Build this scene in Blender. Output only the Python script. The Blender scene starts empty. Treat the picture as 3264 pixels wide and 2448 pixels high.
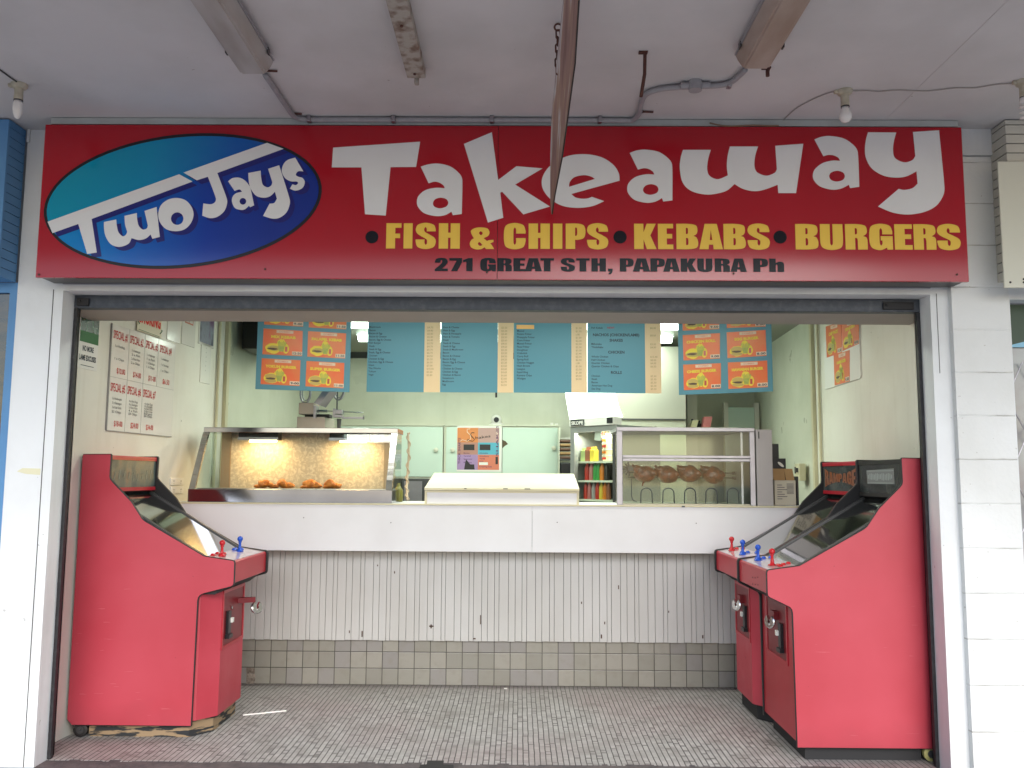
import bpy, bmesh, math, random
from mathutils import Vector, Matrix
random.seed(7)
rad = math.radians
SC = bpy.context.scene
COL = SC.collection

# ------------------------------------------------------------------ camera, sky, sun, exposure
EYE = 1.6
FPX, CX, CY = 2770.0, 1632.0, 1224.0          # focal length and centre in photo pixels
ROT = Matrix.Rotation(rad(.5), 3, 'Z') @ Matrix.Rotation(rad(90 + 6.07), 3, 'X') @ Matrix.Rotation(.0066, 3, 'Z')
cam = bpy.data.cameras.new('camera')
cam.sensor_fit = 'HORIZONTAL'; cam.sensor_width = 36; cam.lens = 36 * FPX / 3264
cam.clip_start = .05; cam.clip_end = 1000
camo = bpy.data.objects.new('camera', cam); COL.objects.link(camo)
camo.matrix_world = Matrix.Translation((0, 0, EYE)) @ ROT.to_4x4()
SC.camera = camo

SUN_EL, SUN_AZ = 36, 168
w = bpy.data.worlds.new('World'); SC.world = w; w.use_nodes = True
nt = w.node_tree; nt.nodes.clear()
wo = nt.nodes.new('ShaderNodeOutputWorld'); bg = nt.nodes.new('ShaderNodeBackground')
sky = nt.nodes.new('ShaderNodeTexSky'); sky.sky_type = 'NISHITA'; sky.sun_disc = False
sky.sun_elevation = rad(SUN_EL); sky.sun_rotation = rad(SUN_AZ)
sky.dust_density = 1.5; sky.ozone_density = 1
bg.inputs['Strength'].default_value = .13
nt.links.new(sky.outputs[0], bg.inputs[0]); nt.links.new(bg.outputs[0], wo.inputs[0])
sl = bpy.data.lights.new('sun', 'SUN'); sl.energy = 1.4; sl.angle = rad(50); sl.color = (1, .985, .965)
so = bpy.data.objects.new('sun', sl); COL.objects.link(so)
# direction towards the sun (sky rotation: 0 = +Y, clockwise seen from above)
sdir = Vector((math.sin(rad(SUN_AZ)) * math.cos(rad(SUN_EL)), math.cos(rad(SUN_AZ)) * math.cos(rad(SUN_EL)), math.sin(rad(SUN_EL))))
so.rotation_euler = sdir.to_track_quat('Z', 'Y').to_euler()
so.location = (0, -5, 20)
SC.view_settings.view_transform = 'Standard'; SC.view_settings.look = 'None'
SC.view_settings.gamma = 1; SC.view_settings.exposure = 1.15
SC.cycles.use_denoising = True
SC.cycles.max_bounces = 8; SC.cycles.transparent_max_bounces = 12
SC.cycles.sample_clamp_indirect = 6
SC.cycles.caustics_reflective = False; SC.cycles.caustics_refractive = False

# ------------------------------------------------------------------ measuring helpers
def ray(px, py): return ROT @ Vector(((px - CX) / FPX, -(py - CY) / FPX, -1))
def at(px, py, Y):
    r = ray(px, py); t = Y / r.y; return r.x * t, EYE + r.z * t
def atz(px, py, Z):
    r = ray(px, py); t = (Z - EYE) / r.z; return r.x * t, r.y * t
class Frame:
    """a flat plane: origin o, right u, up v, normal n"""
    def __init__(s, o, u, v=(0, 0, 1)):
        s.o = Vector(o); s.u = Vector(u).normalized(); s.v = Vector(v).normalized(); s.n = s.u.cross(s.v).normalized()
    def uv(s, px, py):
        r = ray(px, py); c = Vector((0, 0, EYE)); t = (s.o - c).dot(s.n) / r.dot(s.n); p = c + r * t - s.o
        return p.dot(s.u), p.dot(s.v)
    def p(s, u, v, d=0): return s.o + s.u * u + s.v * v + s.n * d
    def inv(s, P): q = Vector(P) - s.o; return q.dot(s.u), q.dot(s.v)

# ------------------------------------------------------------------ materials
def N(nt, t, **k):
    n = nt.nodes.new(t)
    for a, b in k.items(): setattr(n, a, b)
    return n
MATS = {}
def mat(name, col, rough=.5, metal=0, col2=None, scale=4, amt=.5, bump=0, bscale=60, spec=.5, coat=0, stretch=(1, 1, 1), emit=None, estr=0, detail=6, lo=.35, hi=.65, sub=0, rvar=0):
    if name in MATS: return MATS[name]
    m = bpy.data.materials.new(name); m.use_nodes = True; nt = m.node_tree; b = nt.nodes['Principled BSDF']
    L = nt.links
    b.inputs['Base Color'].default_value = (*col, 1); b.inputs['Roughness'].default_value = rough
    b.inputs['Metallic'].default_value = metal; b.inputs['Specular IOR Level'].default_value = spec
    if coat: b.inputs['Coat Weight'].default_value = coat; b.inputs['Coat Roughness'].default_value = .08
    if emit: b.inputs['Emission Color'].default_value = (*emit, 1); b.inputs['Emission Strength'].default_value = estr
    tc = N(nt, 'ShaderNodeTexCoord'); mp = N(nt, 'ShaderNodeMapping'); mp.inputs['Scale'].default_value = stretch
    L.new(tc.outputs['Object'], mp.inputs[0])
    if col2 or rvar:
        nz = N(nt, 'ShaderNodeTexNoise'); nz.inputs['Scale'].default_value = scale; nz.inputs['Detail'].default_value = detail
        L.new(mp.outputs[0], nz.inputs['Vector'])
        rp = N(nt, 'ShaderNodeMapRange'); rp.inputs[1].default_value = lo; rp.inputs[2].default_value = hi
        L.new(nz.outputs[0], rp.inputs[0])
        if col2:
            rp.inputs[4].default_value = amt
            mx = N(nt, 'ShaderNodeMix', data_type='RGBA'); mx.inputs[6].default_value = (*col, 1); mx.inputs[7].default_value = (*col2, 1)
            L.new(rp.outputs[0], mx.inputs[0]); L.new(mx.outputs[2], b.inputs['Base Color'])
        if rvar:
            r2 = N(nt, 'ShaderNodeMapRange'); r2.inputs[1].default_value = .3; r2.inputs[2].default_value = .7
            r2.inputs[3].default_value = max(.02, rough - rvar); r2.inputs[4].default_value = rough + rvar
            L.new(nz.outputs[0], r2.inputs[0]); L.new(r2.outputs[0], b.inputs['Roughness'])
    if bump:
        nb = N(nt, 'ShaderNodeTexNoise'); nb.inputs['Scale'].default_value = bscale; nb.inputs['Detail'].default_value = 4
        L.new(mp.outputs[0], nb.inputs['Vector'])
        bp = N(nt, 'ShaderNodeBump'); bp.inputs['Strength'].default_value = bump; bp.inputs['Distance'].default_value = .01
        L.new(nb.outputs[0], bp.inputs['Height']); L.new(bp.outputs[0], b.inputs['Normal'])
    MATS[name] = m; return m
def flat(name, col, rough=.55): return mat(name, col, rough)
def glass_mat(name, tint=(1, 1, 1), fac=.12, rough=.02):
    m = bpy.data.materials.new(name); m.use_nodes = True; nt = m.node_tree; nt.nodes.clear(); L = nt.links
    o = N(nt, 'ShaderNodeOutputMaterial'); t = N(nt, 'ShaderNodeBsdfTransparent'); g = N(nt, 'ShaderNodeBsdfGlossy')
    g.inputs['Roughness'].default_value = rough; t.inputs[0].default_value = (*tint, 1)
    f = N(nt, 'ShaderNodeFresnel'); f.inputs[0].default_value = 1.5
    a = N(nt, 'ShaderNodeMath', operation='ADD'); a.inputs[1].default_value = fac - .04
    gm = N(nt, 'ShaderNodeNewGeometry'); iv = N(nt, 'ShaderNodeMath', operation='SUBTRACT'); iv.inputs[0].default_value = 1; L.new(gm.outputs['Backfacing'], iv.inputs[1])
    mu = N(nt, 'ShaderNodeMath', operation='MULTIPLY'); L.new(f.outputs[0], mu.inputs[0]); L.new(iv.outputs[0], mu.inputs[1]); L.new(mu.outputs[0], a.inputs[0])
    mx = N(nt, 'ShaderNodeMixShader'); L.new(a.outputs[0], mx.inputs[0]); L.new(t.outputs[0], mx.inputs[1]); L.new(g.outputs[0], mx.inputs[2])
    L.new(mx.outputs[0], o.inputs[0]); MATS[name] = m; return m

M_WHITE = mat('white_render', (.78, .81, .83), .75, col2=(.62, .64, .64), scale=1.6, amt=.45, bump=.12, bscale=25)
M_CEIL = mat('ceiling_paint', (.63, .615, .63), .8, col2=(.53, .525, .535), scale=.9, amt=.6, bump=.1, bscale=140)
M_CREAM = mat('cream_wall', (.70, .66, .57), .42, col2=(.60, .56, .47), scale=1.7, amt=.5, bump=.05, bscale=30)
M_MINTW = mat('mint_wall', (.62, .635, .52), .32, col2=(.54, .56, .44), scale=1.4, amt=.5, bump=.04, bscale=20)
M_MINT = mat('mint_laminate', (.56, .68, .60), .4, col2=(.51, .62, .54), scale=3, amt=.4)
M_LAM = mat('white_laminate', (.74, .745, .77), .38, col2=(.64, .63, .64), scale=2.2, amt=.6, lo=.42, hi=.75, rvar=.1)
M_LIDC = mat('cream_laminate', (.64, .59, .41), .4, col2=(.55, .49, .32), scale=3, amt=.5)
M_STEEL = mat('brushed_steel', (.50, .49, .49), .22, 1, col2=(.36, .35, .35), scale=5, amt=.6, rvar=.1, stretch=(.3, 1, 8))
M_ALU = mat('dull_aluminium', (.36, .35, .38), .38, .9, col2=(.26, .255, .28), scale=8, amt=.5)
M_DSTEEL = mat('dark_steel_paint', (.032, .042, .060), .5, 0, col2=(.075, .085, .10), scale=26, amt=.7, lo=.45, hi=.7, bump=.2, bscale=90)
M_BLACK = flat('black_plastic', (.012, .012, .015), .35)
M_BLACKM = flat('black_matte', (.015, .015, .017), .7)
M_BLACKE = mat('black_rubber_edge', (.02, .018, .018), .5)
def red_nodes(nt, b):
    q = NB(nt); L = nt.links
    g = N(nt, 'ShaderNodeNewGeometry'); P = g.outputs['Position']
    c = q.mix(q.range(q.noise(P, 1.6, 4), .38, .62), (.445, .040, .062), (.50, .056, .084))
    mp = N(nt, 'ShaderNodeMapping'); mp.inputs['Rotation'].default_value = (.3, .6, .2); mp.inputs['Scale'].default_value = (3, 3, 42); L.new(P, mp.inputs[0])
    sc = q.m('MULTIPLY', q.m('GREATER_THAN', q.noise(mp.outputs[0], 2.2, 2), .735), q.range(q.noise(P, 2.5, 2), .45, .6, 0, .45))
    c = q.mix(sc, c, (.62, .20, .22))
    c = q.mix(q.m('MULTIPLY', q.m('GREATER_THAN', q.noise(P, 26, 1), .795), .6), c, (.20, .02, .03))
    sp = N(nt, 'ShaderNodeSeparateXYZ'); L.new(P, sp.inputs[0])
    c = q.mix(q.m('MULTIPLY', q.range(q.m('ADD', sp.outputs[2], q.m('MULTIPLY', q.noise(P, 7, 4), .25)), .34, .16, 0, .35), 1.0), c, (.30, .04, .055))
    L.new(c, b.inputs['Base Color']); L.new(q.range(q.noise(P, 3, 5), .3, .7, .33, .52), b.inputs['Roughness'])
    bp = N(nt, 'ShaderNodeBump'); bp.inputs['Strength'].default_value = .05; bp.inputs['Distance'].default_value = .004
    L.new(q.noise(P, 160, 3), bp.inputs['Height']); L.new(bp.outputs[0], b.inputs['Normal'])
M_RED = None
M_REDP = mat('red_paint', (.40, .014, .028), .32, col2=(.50, .03, .05), scale=2.5, amt=.5)
M_REDD = mat('shaded_red_paint', (.17, .006, .012), .4, col2=(.24, .012, .02), scale=5, amt=.5)  # red deepened so the coin door plates carry painted-in shade
M_REDS = mat('red_sign_sheet', (.36, .007, .017), .13, spec=.45, col2=(.42, .012, .024), scale=.8, amt=.6)
M_SIGNW = mat('sign_white_vinyl', (.74, .75, .77), .2, col2=(.66, .66, .67), scale=3, amt=.5)
M_YEL = mat('sign_yellow_vinyl', (.78, .50, .045), .4)
M_INK = mat('sign_black_vinyl', (.010, .010, .016), .2, spec=.12)
M_NAVY = flat('sign_navy_vinyl', (.012, .014, .16), .15)
M_RUST = mat('rusty_iron', (.10, .035, .025), .8, col2=(.05, .02, .018), scale=40, amt=.8, bump=.3, bscale=120)
M_CONDUIT = mat('grey_conduit', (.33, .32, .34), .55, col2=(.25, .245, .26), scale=30, amt=.5)
M_CLEAR = glass_mat('clear_glass', (.94, .97, .95), .03)
M_SCREEN = mat('arcade_screen_glass', (.012, .013, .014), .05, spec=1.0, coat=1)
M_CHICK = mat('roast_chicken_skin', (.20, .05, .016), .3, col2=(.045, .012, .006), scale=22, amt=.85, bump=.5, bscale=55, lo=.4, hi=.62, coat=.3)
M_FRIED = mat('fried_chicken_skin', (.80, .26, .04), .35, col2=(.50, .11, .02), scale=40, amt=.8, bump=.8, bscale=90)
M_PAPER = mat('white_paper', (.76, .74, .70), .5)
M_CARD = mat('brown_cardboard', (.42, .26, .12), .8, col2=(.34, .20, .09), scale=12, amt=.5)
M_BULB = mat('frosted_bulb', (.75, .74, .73), .25)
M_HOLD = mat('aged_lamp_holder', (.50, .46, .36), .5, col2=(.30, .27, .20), scale=30, amt=.6)
M_DIFF = mat('grimy_diffuser', (.44, .42, .41), .35, col2=(.27, .23, .19), scale=9, amt=.8, stretch=(1, .25, 1), lo=.35, hi=.7)
M_TUBE = mat('fluorescent_tube', (.9, 1, .9), .5, emit=(.80, 1, .84), estr=5)
M_BLUEP = mat('blue_paint', (.10, .27, .52), .5, col2=(.08, .22, .45), scale=5, amt=.5)
M_DGREY = mat('dark_grey_metal', (.07, .07, .072), .4, .3)

def node_mat(name, build, rough=.5, spec=.5):
    m = bpy.data.materials.new(name); m.use_nodes = True; nt = m.node_tree; b = nt.nodes['Principled BSDF']
    b.inputs['Roughness'].default_value = rough; b.inputs['Specular IOR Level'].default_value = spec
    build(nt, b); MATS[name] = m; return m
class NB:
    """small helper to write node maths"""
    def __init__(s, nt): s.nt = nt; s.L = nt.links
    def m(s, op, a, b=None, c=None):
        n = N(s.nt, 'ShaderNodeMath', operation=op)
        for i, x in enumerate((a, b, c)):
            if x is None: continue
            if isinstance(x, (int, float)): n.inputs[i].default_value = x
            else: s.L.new(x, n.inputs[i])
        return n.outputs[0]
    def xyz(s, x, y, z=0):
        n = N(s.nt, 'ShaderNodeCombineXYZ')
        for i, v in enumerate((x, y, z)):
            if isinstance(v, (int, float)): n.inputs[i].default_value = v
            else: s.L.new(v, n.inputs[i])
        return n.outputs[0]
    def wn(s, vec, out=0):
        n = N(s.nt, 'ShaderNodeTexWhiteNoise', noise_dimensions='3D'); s.L.new(vec, n.inputs[0]); return n.outputs[out]
    def noise(s, vec, sc, det=4):
        n = N(s.nt, 'ShaderNodeTexNoise'); n.inputs['Scale'].default_value = sc; n.inputs['Detail'].default_value = det
        if vec is not None: s.L.new(vec, n.inputs['Vector'])
        return n.outputs[0]
    def mix(s, f, a, b):
        n = N(s.nt, 'ShaderNodeMix', data_type='RGBA')
        for i, x in ((0, f), (6, a), (7, b)):
            if isinstance(x, (int, float)): n.inputs[i].default_value = x
            elif isinstance(x, tuple): n.inputs[i].default_value = (*x, 1)
            else: s.L.new(x, n.inputs[i])
        return n.outputs[2]
    def ramp(s, f, stops):
        n = N(s.nt, 'ShaderNodeValToRGB'); e = n.color_ramp.elements
        while len(e) < len(stops): e.new(.5)
        for i, (p, c) in enumerate(stops): e[i].position = p; e[i].color = (*c, 1)
        s.L.new(f, n.inputs[0]); return n.outputs[0]
    def range(s, f, a, b, c=0, d=1):
        n = N(s.nt, 'ShaderNodeMapRange'); s.L.new(f, n.inputs[0])
        for i, x in enumerate((a, b, c, d)): n.inputs[i + 1].default_value = x
        return n.outputs[0]
M_RED = node_mat('red_laminate', red_nodes, .42)
def floor_nodes(nt, b):
    q = NB(nt); L = nt.links
    g = N(nt, 'ShaderNodeNewGeometry'); sp = N(nt, 'ShaderNodeSeparateXYZ'); L.new(g.outputs['Position'], sp.inputs[0])
    X, Y = sp.outputs[0], sp.outputs[1]
    wob = q.m('MULTIPLY', q.m('SUBTRACT', q.noise(q.xyz(q.m('MULTIPLY', X, 3.0), q.m('MULTIPLY', Y, 7.0)), 1, 2), .5), .008)
    xs = q.m('DIVIDE', q.m('ADD', X, wob), .0325)
    cid = q.m('FLOOR', xs); u = q.m('FRACT', xs)
    off = q.m('MULTIPLY', q.wn(q.xyz(cid, 3.3)), 17.0)
    ys = q.m('ADD', q.m('DIVIDE', Y, .047), off)
    rid = q.m('FLOOR', ys); v = q.m('FRACT', ys)
    split = q.m('LESS_THAN', q.wn(q.xyz(cid, rid, 7.7)), .55)
    half = q.m('GREATER_THAN', v, .55)
    sid = q.m('ADD', q.m('MULTIPLY', rid, 2.0), q.m('MULTIPLY', split, half))
    rnd = q.wn(q.xyz(cid, sid, 1.1)); rnd = q.m('ADD', q.m('MULTIPLY', rnd, .8), q.m('MULTIPLY', q.m('SUBTRACT', 1.0, q.m('MULTIPLY', split, half)), .2))
    big = q.noise(q.xyz(X, Y), .9, 2); big2 = q.noise(q.xyz(X, Y), .6, 2)
    tone = q.ramp(rnd, [(0, (.18, .172, .17)), (.20, (.215, .205, .203)), (.24, (.345, .334, .33)), (.65, (.40, .39, .383)), (1, (.455, .445, .437))])
    tone = q.mix(q.range(big, .45, .62, 0, .5), tone, (.34, .26, .265))
    tone = q.mix(q.range(big2, .5, .68, 0, .35), tone, (.25, .24, .21))
    jl = q.m('LESS_THAN', q.m('MINIMUM', u, q.m('SUBTRACT', 1.0, u)), .095)
    vv = q.m('MINIMUM', v, q.m('SUBTRACT', 1.0, v))
    vv2 = q.m('ABSOLUTE', q.m('SUBTRACT', v, .55)); vv2 = q.m('ADD', vv2, q.m('MULTIPLY', q.m('SUBTRACT', 1.0, split), 9.0))
    jh = q.m('LESS_THAN', q.m('MINIMUM', vv, vv2), .035)
    c = q.mix(q.m('MULTIPLY', jh, .35), tone, (.12, .115, .11))
    c = q.mix(q.m('MULTIPLY', jl, .93), c, (.035, .03, .028))
    darken = q.m('MAXIMUM', q.range(q.noise(q.xyz(X, Y), 5, 6), .48, .75, 0, .55), q.range(q.m('ADD', Y, q.m('MULTIPLY', q.noise(q.xyz(X, Y), 3, 4), .5)), 6.6, 7.2, 0, .6))  # scattered grime, plus a darker tone towards the counter
    c = q.mix(darken, c, (.17, .155, .14))
    L.new(c, b.inputs['Base Color'])
    bp = N(nt, 'ShaderNodeBump'); bp.inputs['Strength'].default_value = .4; bp.inputs['Distance'].default_value = .002
    L.new(q.m('SUBTRACT', 1.0, q.m('MAXIMUM', jl, q.m('MULTIPLY', jh, .5))), bp.inputs['Height']); L.new(bp.outputs[0], b.inputs['Normal'])
M_FLOOR = node_mat('mosaic_floor', floor_nodes, .5)
def walltile_nodes(nt, b):
    q = NB(nt); L = nt.links
    g = N(nt, 'ShaderNodeNewGeometry'); sp = N(nt, 'ShaderNodeSeparateXYZ'); L.new(g.outputs['Position'], sp.inputs[0])
    X, Z = sp.outputs[0], sp.outputs[2]
    xs = q.m('DIVIDE', q.m('ADD', X, 10.04), .1232); zs = q.m('DIVIDE', Z, .1235)
    ci = q.m('FLOOR', xs); ri = q.m('FLOOR', zs); u = q.m('FRACT', xs); v = q.m('FRACT', zs)
    r = q.wn(q.xyz(ci, ri, 4.4)); r2 = q.wn(q.xyz(ri, ci, 9.4))
    c = q.ramp(r, [(0, (.26, .25, .215)), (.5, (.29, .28, .24)), (1, (.32, .305, .265))])
    c = q.mix(q.m('MULTIPLY', q.m('GREATER_THAN', r2, .72), .5), c, (.26, .245, .25))
    c = q.mix(q.range(q.noise(q.xyz(X, Z), 14, 6), .5, .72, 0, .35), c, (.22, .20, .16))
    e = q.m('MINIMUM', q.m('MINIMUM', u, q.m('SUBTRACT', 1.0, u)), q.m('MINIMUM', v, q.m('SUBTRACT', 1.0, v)))
    j = q.m('LESS_THAN', e, .022)
    c = q.mix(j, c, (.05, .045, .035))
    L.new(c, b.inputs['Base Color'])
    bp = N(nt, 'ShaderNodeBump'); bp.inputs['Strength'].default_value = .5; bp.inputs['Distance'].default_value = .003
    L.new(q.range(e, 0, .05), bp.inputs['Height']); L.new(bp.outputs[0], b.inputs['Normal'])
M_WTILE = node_mat('wall_tiles', walltile_nodes, .35)
def block_nodes(nt, b):
    q = NB(nt); L = nt.links
    g = N(nt, 'ShaderNodeNewGeometry'); sp = N(nt, 'ShaderNodeSeparateXYZ'); L.new(g.outputs['Position'], sp.inputs[0])
    Z = sp.outputs[2]; wv = q.m('MULTIPLY', q.noise(g.outputs['Position'], 9, 3), .008)
    v = q.m('FRACT', q.m('DIVIDE', q.m('ADD', q.m('ADD', Z, wv), .0), .245))
    e = q.m('MINIMUM', v, q.m('SUBTRACT', 1.0, v))
    j = q.m('MULTIPLY', q.m('LESS_THAN', e, q.m('MULTIPLY', q.noise(g.outputs['Position'], 20, 4), .026)), q.range(q.noise(g.outputs['Position'], 4, 3), .45, .6))
    c = q.mix(q.range(q.noise(g.outputs['Position'], 2.2, 5), .4, .7, 0, .4), (.74, .76, .76), (.55, .56, .53))
    c = q.mix(q.m('MULTIPLY', j, .6), c, (.28, .26, .24))
    spots = q.m('GREATER_THAN', q.noise(g.outputs['Position'], 38, 2), .74)
    c = q.mix(q.m('MULTIPLY', spots, .5), c, (.35, .33, .3))
    L.new(c, b.inputs['Base Color'])
    bp = N(nt, 'ShaderNodeBump'); bp.inputs['Strength'].default_value = .5; bp.inputs['Distance'].default_value = .006
    L.new(q.m('ADD', q.range(e, 0, .03), q.m('MULTIPLY', q.noise(g.outputs['Position'], 45, 5), .8)), bp.inputs['Height']); L.new(bp.outputs[0], b.inputs['Normal'])
M_BLOCK = node_mat('painted_blocks', block_nodes, .7)
def aged(base, base2, stain, rough, drip=.5, specks=.5, blot=.35, bumpy=.1):
    def f(nt, b):
        q = NB(nt); L = nt.links
        g = N(nt, 'ShaderNodeNewGeometry'); P = g.outputs['Position']
        c = q.mix(q.range(q.noise(P, 1.5, 5), .38, .66), base, base2)
        mp = N(nt, 'ShaderNodeMapping'); mp.inputs['Scale'].default_value = (9, 9, .7); L.new(P, mp.inputs[0])
        c = q.mix(q.m('MULTIPLY', q.range(q.noise(mp.outputs[0], 1.0, 5), .56, .75), drip), c, stain)
        c = q.mix(q.range(q.noise(P, .7, 6), .56, .72, 0, blot), c, stain)
        c = q.mix(q.m('MULTIPLY', q.m('GREATER_THAN', q.noise(P, 21, 2), .765), specks), c, (.16, .13, .10))
        L.new(c, b.inputs['Base Color']); L.new(q.range(q.noise(P, 3, 4), .3, .7, rough - .08, rough + .12), b.inputs['Roughness'])
        bp = N(nt, 'ShaderNodeBump'); bp.inputs['Strength'].default_value = bumpy; bp.inputs['Distance'].default_value = .01
        L.new(q.noise(P, 22, 5), bp.inputs['Height']); L.new(bp.outputs[0], b.inputs['Normal'])
    return f
M_CREAM = node_mat('aged_cream_wall', aged((.77, .745, .67), (.70, .67, .59), (.48, .42, .32), .42, .18, .5, .3), .42)
M_MINTW = node_mat('aged_mint_wall', aged((.66, .66, .55), (.57, .58, .47), (.42, .41, .30), .34, .15, .35, .3), .34)
M_WHITE = node_mat('aged_white_render', aged((.77, .80, .82), (.66, .68, .69), (.50, .51, .50), .75, .25, .35, .3, .25), .75)
M_CEIL = node_mat('aged_canopy_paint', aged((.62, .605, .615), (.53, .52, .525), (.40, .37, .35), .8, .0, .55, .45, .15), .8)
def lace_nodes(nt, b):
    q = NB(nt); L = nt.links
    g = N(nt, 'ShaderNodeNewGeometry')
    vo = N(nt, 'ShaderNodeTexVoronoi', feature='F1'); vo.inputs['Scale'].default_value = 8.5; L.new(g.outputs['Position'], vo.inputs['Vector'])
    ring = q.m('FRACT', q.m('MULTIPLY', vo.outputs['Distance'], 9.0))
    n2 = q.noise(g.outputs['Position'], 55, 3)
    k = q.m('MULTIPLY', q.range(ring, .3, .7), q.range(n2, .4, .55))
    k2 = q.range(q.noise(g.outputs['Position'], 34, 5), .47, .53)
    kk = q.m('MAXIMUM', k, q.m('MULTIPLY', k2, .8))
    c = q.mix(q.m('MULTIPLY', kk, .6), (.66, .61, .50), (.30, .27, .22))
    L.new(c, b.inputs['Base Color'])
M_LACE = node_mat('frosted_lace_glass', lace_nodes, .4)
def logo_nodes(nt, b):
    q = NB(nt); L = nt.links
    g = N(nt, 'ShaderNodeNewGeometry'); sp = N(nt, 'ShaderNodeSeparateXYZ'); L.new(g.outputs['Position'], sp.inputs[0])
    t = q.range(q.m('ADD', sp.outputs[0], q.m('MULTIPLY', sp.outputs[2], -.25)), -3.35, -1.95)
    c = q.ramp(t, [(0, (0, .28, .44)), (.3, (0, .24, .46)), (.62, (.004, .10, .42)), (1, (.008, .045, .26))])
    L.new(c, b.inputs['Base Color'])
M_LOGO = node_mat('logo_blue_print', logo_nodes, .13)
def logo2_nodes(nt, b):
    q = NB(nt); L = nt.links
    g = N(nt, 'ShaderNodeNewGeometry'); sp = N(nt, 'ShaderNodeSeparateXYZ'); L.new(g.outputs['Position'], sp.inputs[0])
    t = q.range(sp.outputs[0], -2.6, -1.4)
    c = q.ramp(t, [(0, (0, .24, .60)), (.35, (0, .11, .48)), (.7, (.004, .04, .33)), (1, (.006, .028, .25))])
    L.new(c, b.inputs['Base Color'])
M_LOGO2 = node_mat('logo_deep_blue_print', logo2_nodes, .13)
def wood_nodes(nt, b):
    q = NB(nt); L = nt.links
    tc = N(nt, 'ShaderNodeTexCoord'); mp = N(nt, 'ShaderNodeMapping'); mp.inputs['Scale'].default_value = (55, 1.3, 3); L.new(tc.outputs['Object'], mp.inputs[0])
    n = q.noise(mp.outputs[0], 1.0, 5)
    c = q.ramp(n, [(.25, (.11, .06, .06)), (.42, (.22, .13, .12)), (.54, (.28, .18, .14)), (.62, (.40, .38, .40)), (.72, (.24, .15, .14))])
    L.new(c, b.inputs['Base Color'])
M_WOOD = node_mat('weathered_board', wood_nodes, .6)
def plinth_nodes(nt, b):
    q = NB(nt); L = nt.links
    tc = N(nt, 'ShaderNodeTexCoord'); mp = N(nt, 'ShaderNodeMapping'); mp.inputs['Scale'].default_value = (1.5, 1.5, 9); L.new(tc.outputs['Object'], mp.inputs[0])
    n = q.noise(mp.outputs[0], 5, 6)
    c = q.mix(q.range(n, .47, .53), (.018, .02, .022), (.30, .21, .12))
    L.new(c, b.inputs['Base Color'])
M_PLINTHW = node_mat('worn_plinth', plinth_nodes, .7)
def art_mat(name, stops, scale, seed):
    def f(nt, b):
        q = NB(nt); L = nt.links
        tc = N(nt, 'ShaderNodeTexCoord'); mp = N(nt, 'ShaderNodeMapping'); mp.inputs['Location'].default_value = (seed, seed, 0); mp.inputs['Scale'].default_value = (1, 1, .6)
        L.new(tc.outputs['Object'], mp.inputs[0])
        L.new(q.ramp(q.noise(mp.outputs[0], scale, 4), stops), b.inputs['Base Color'])
    return node_mat(name, f, .25)

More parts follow.
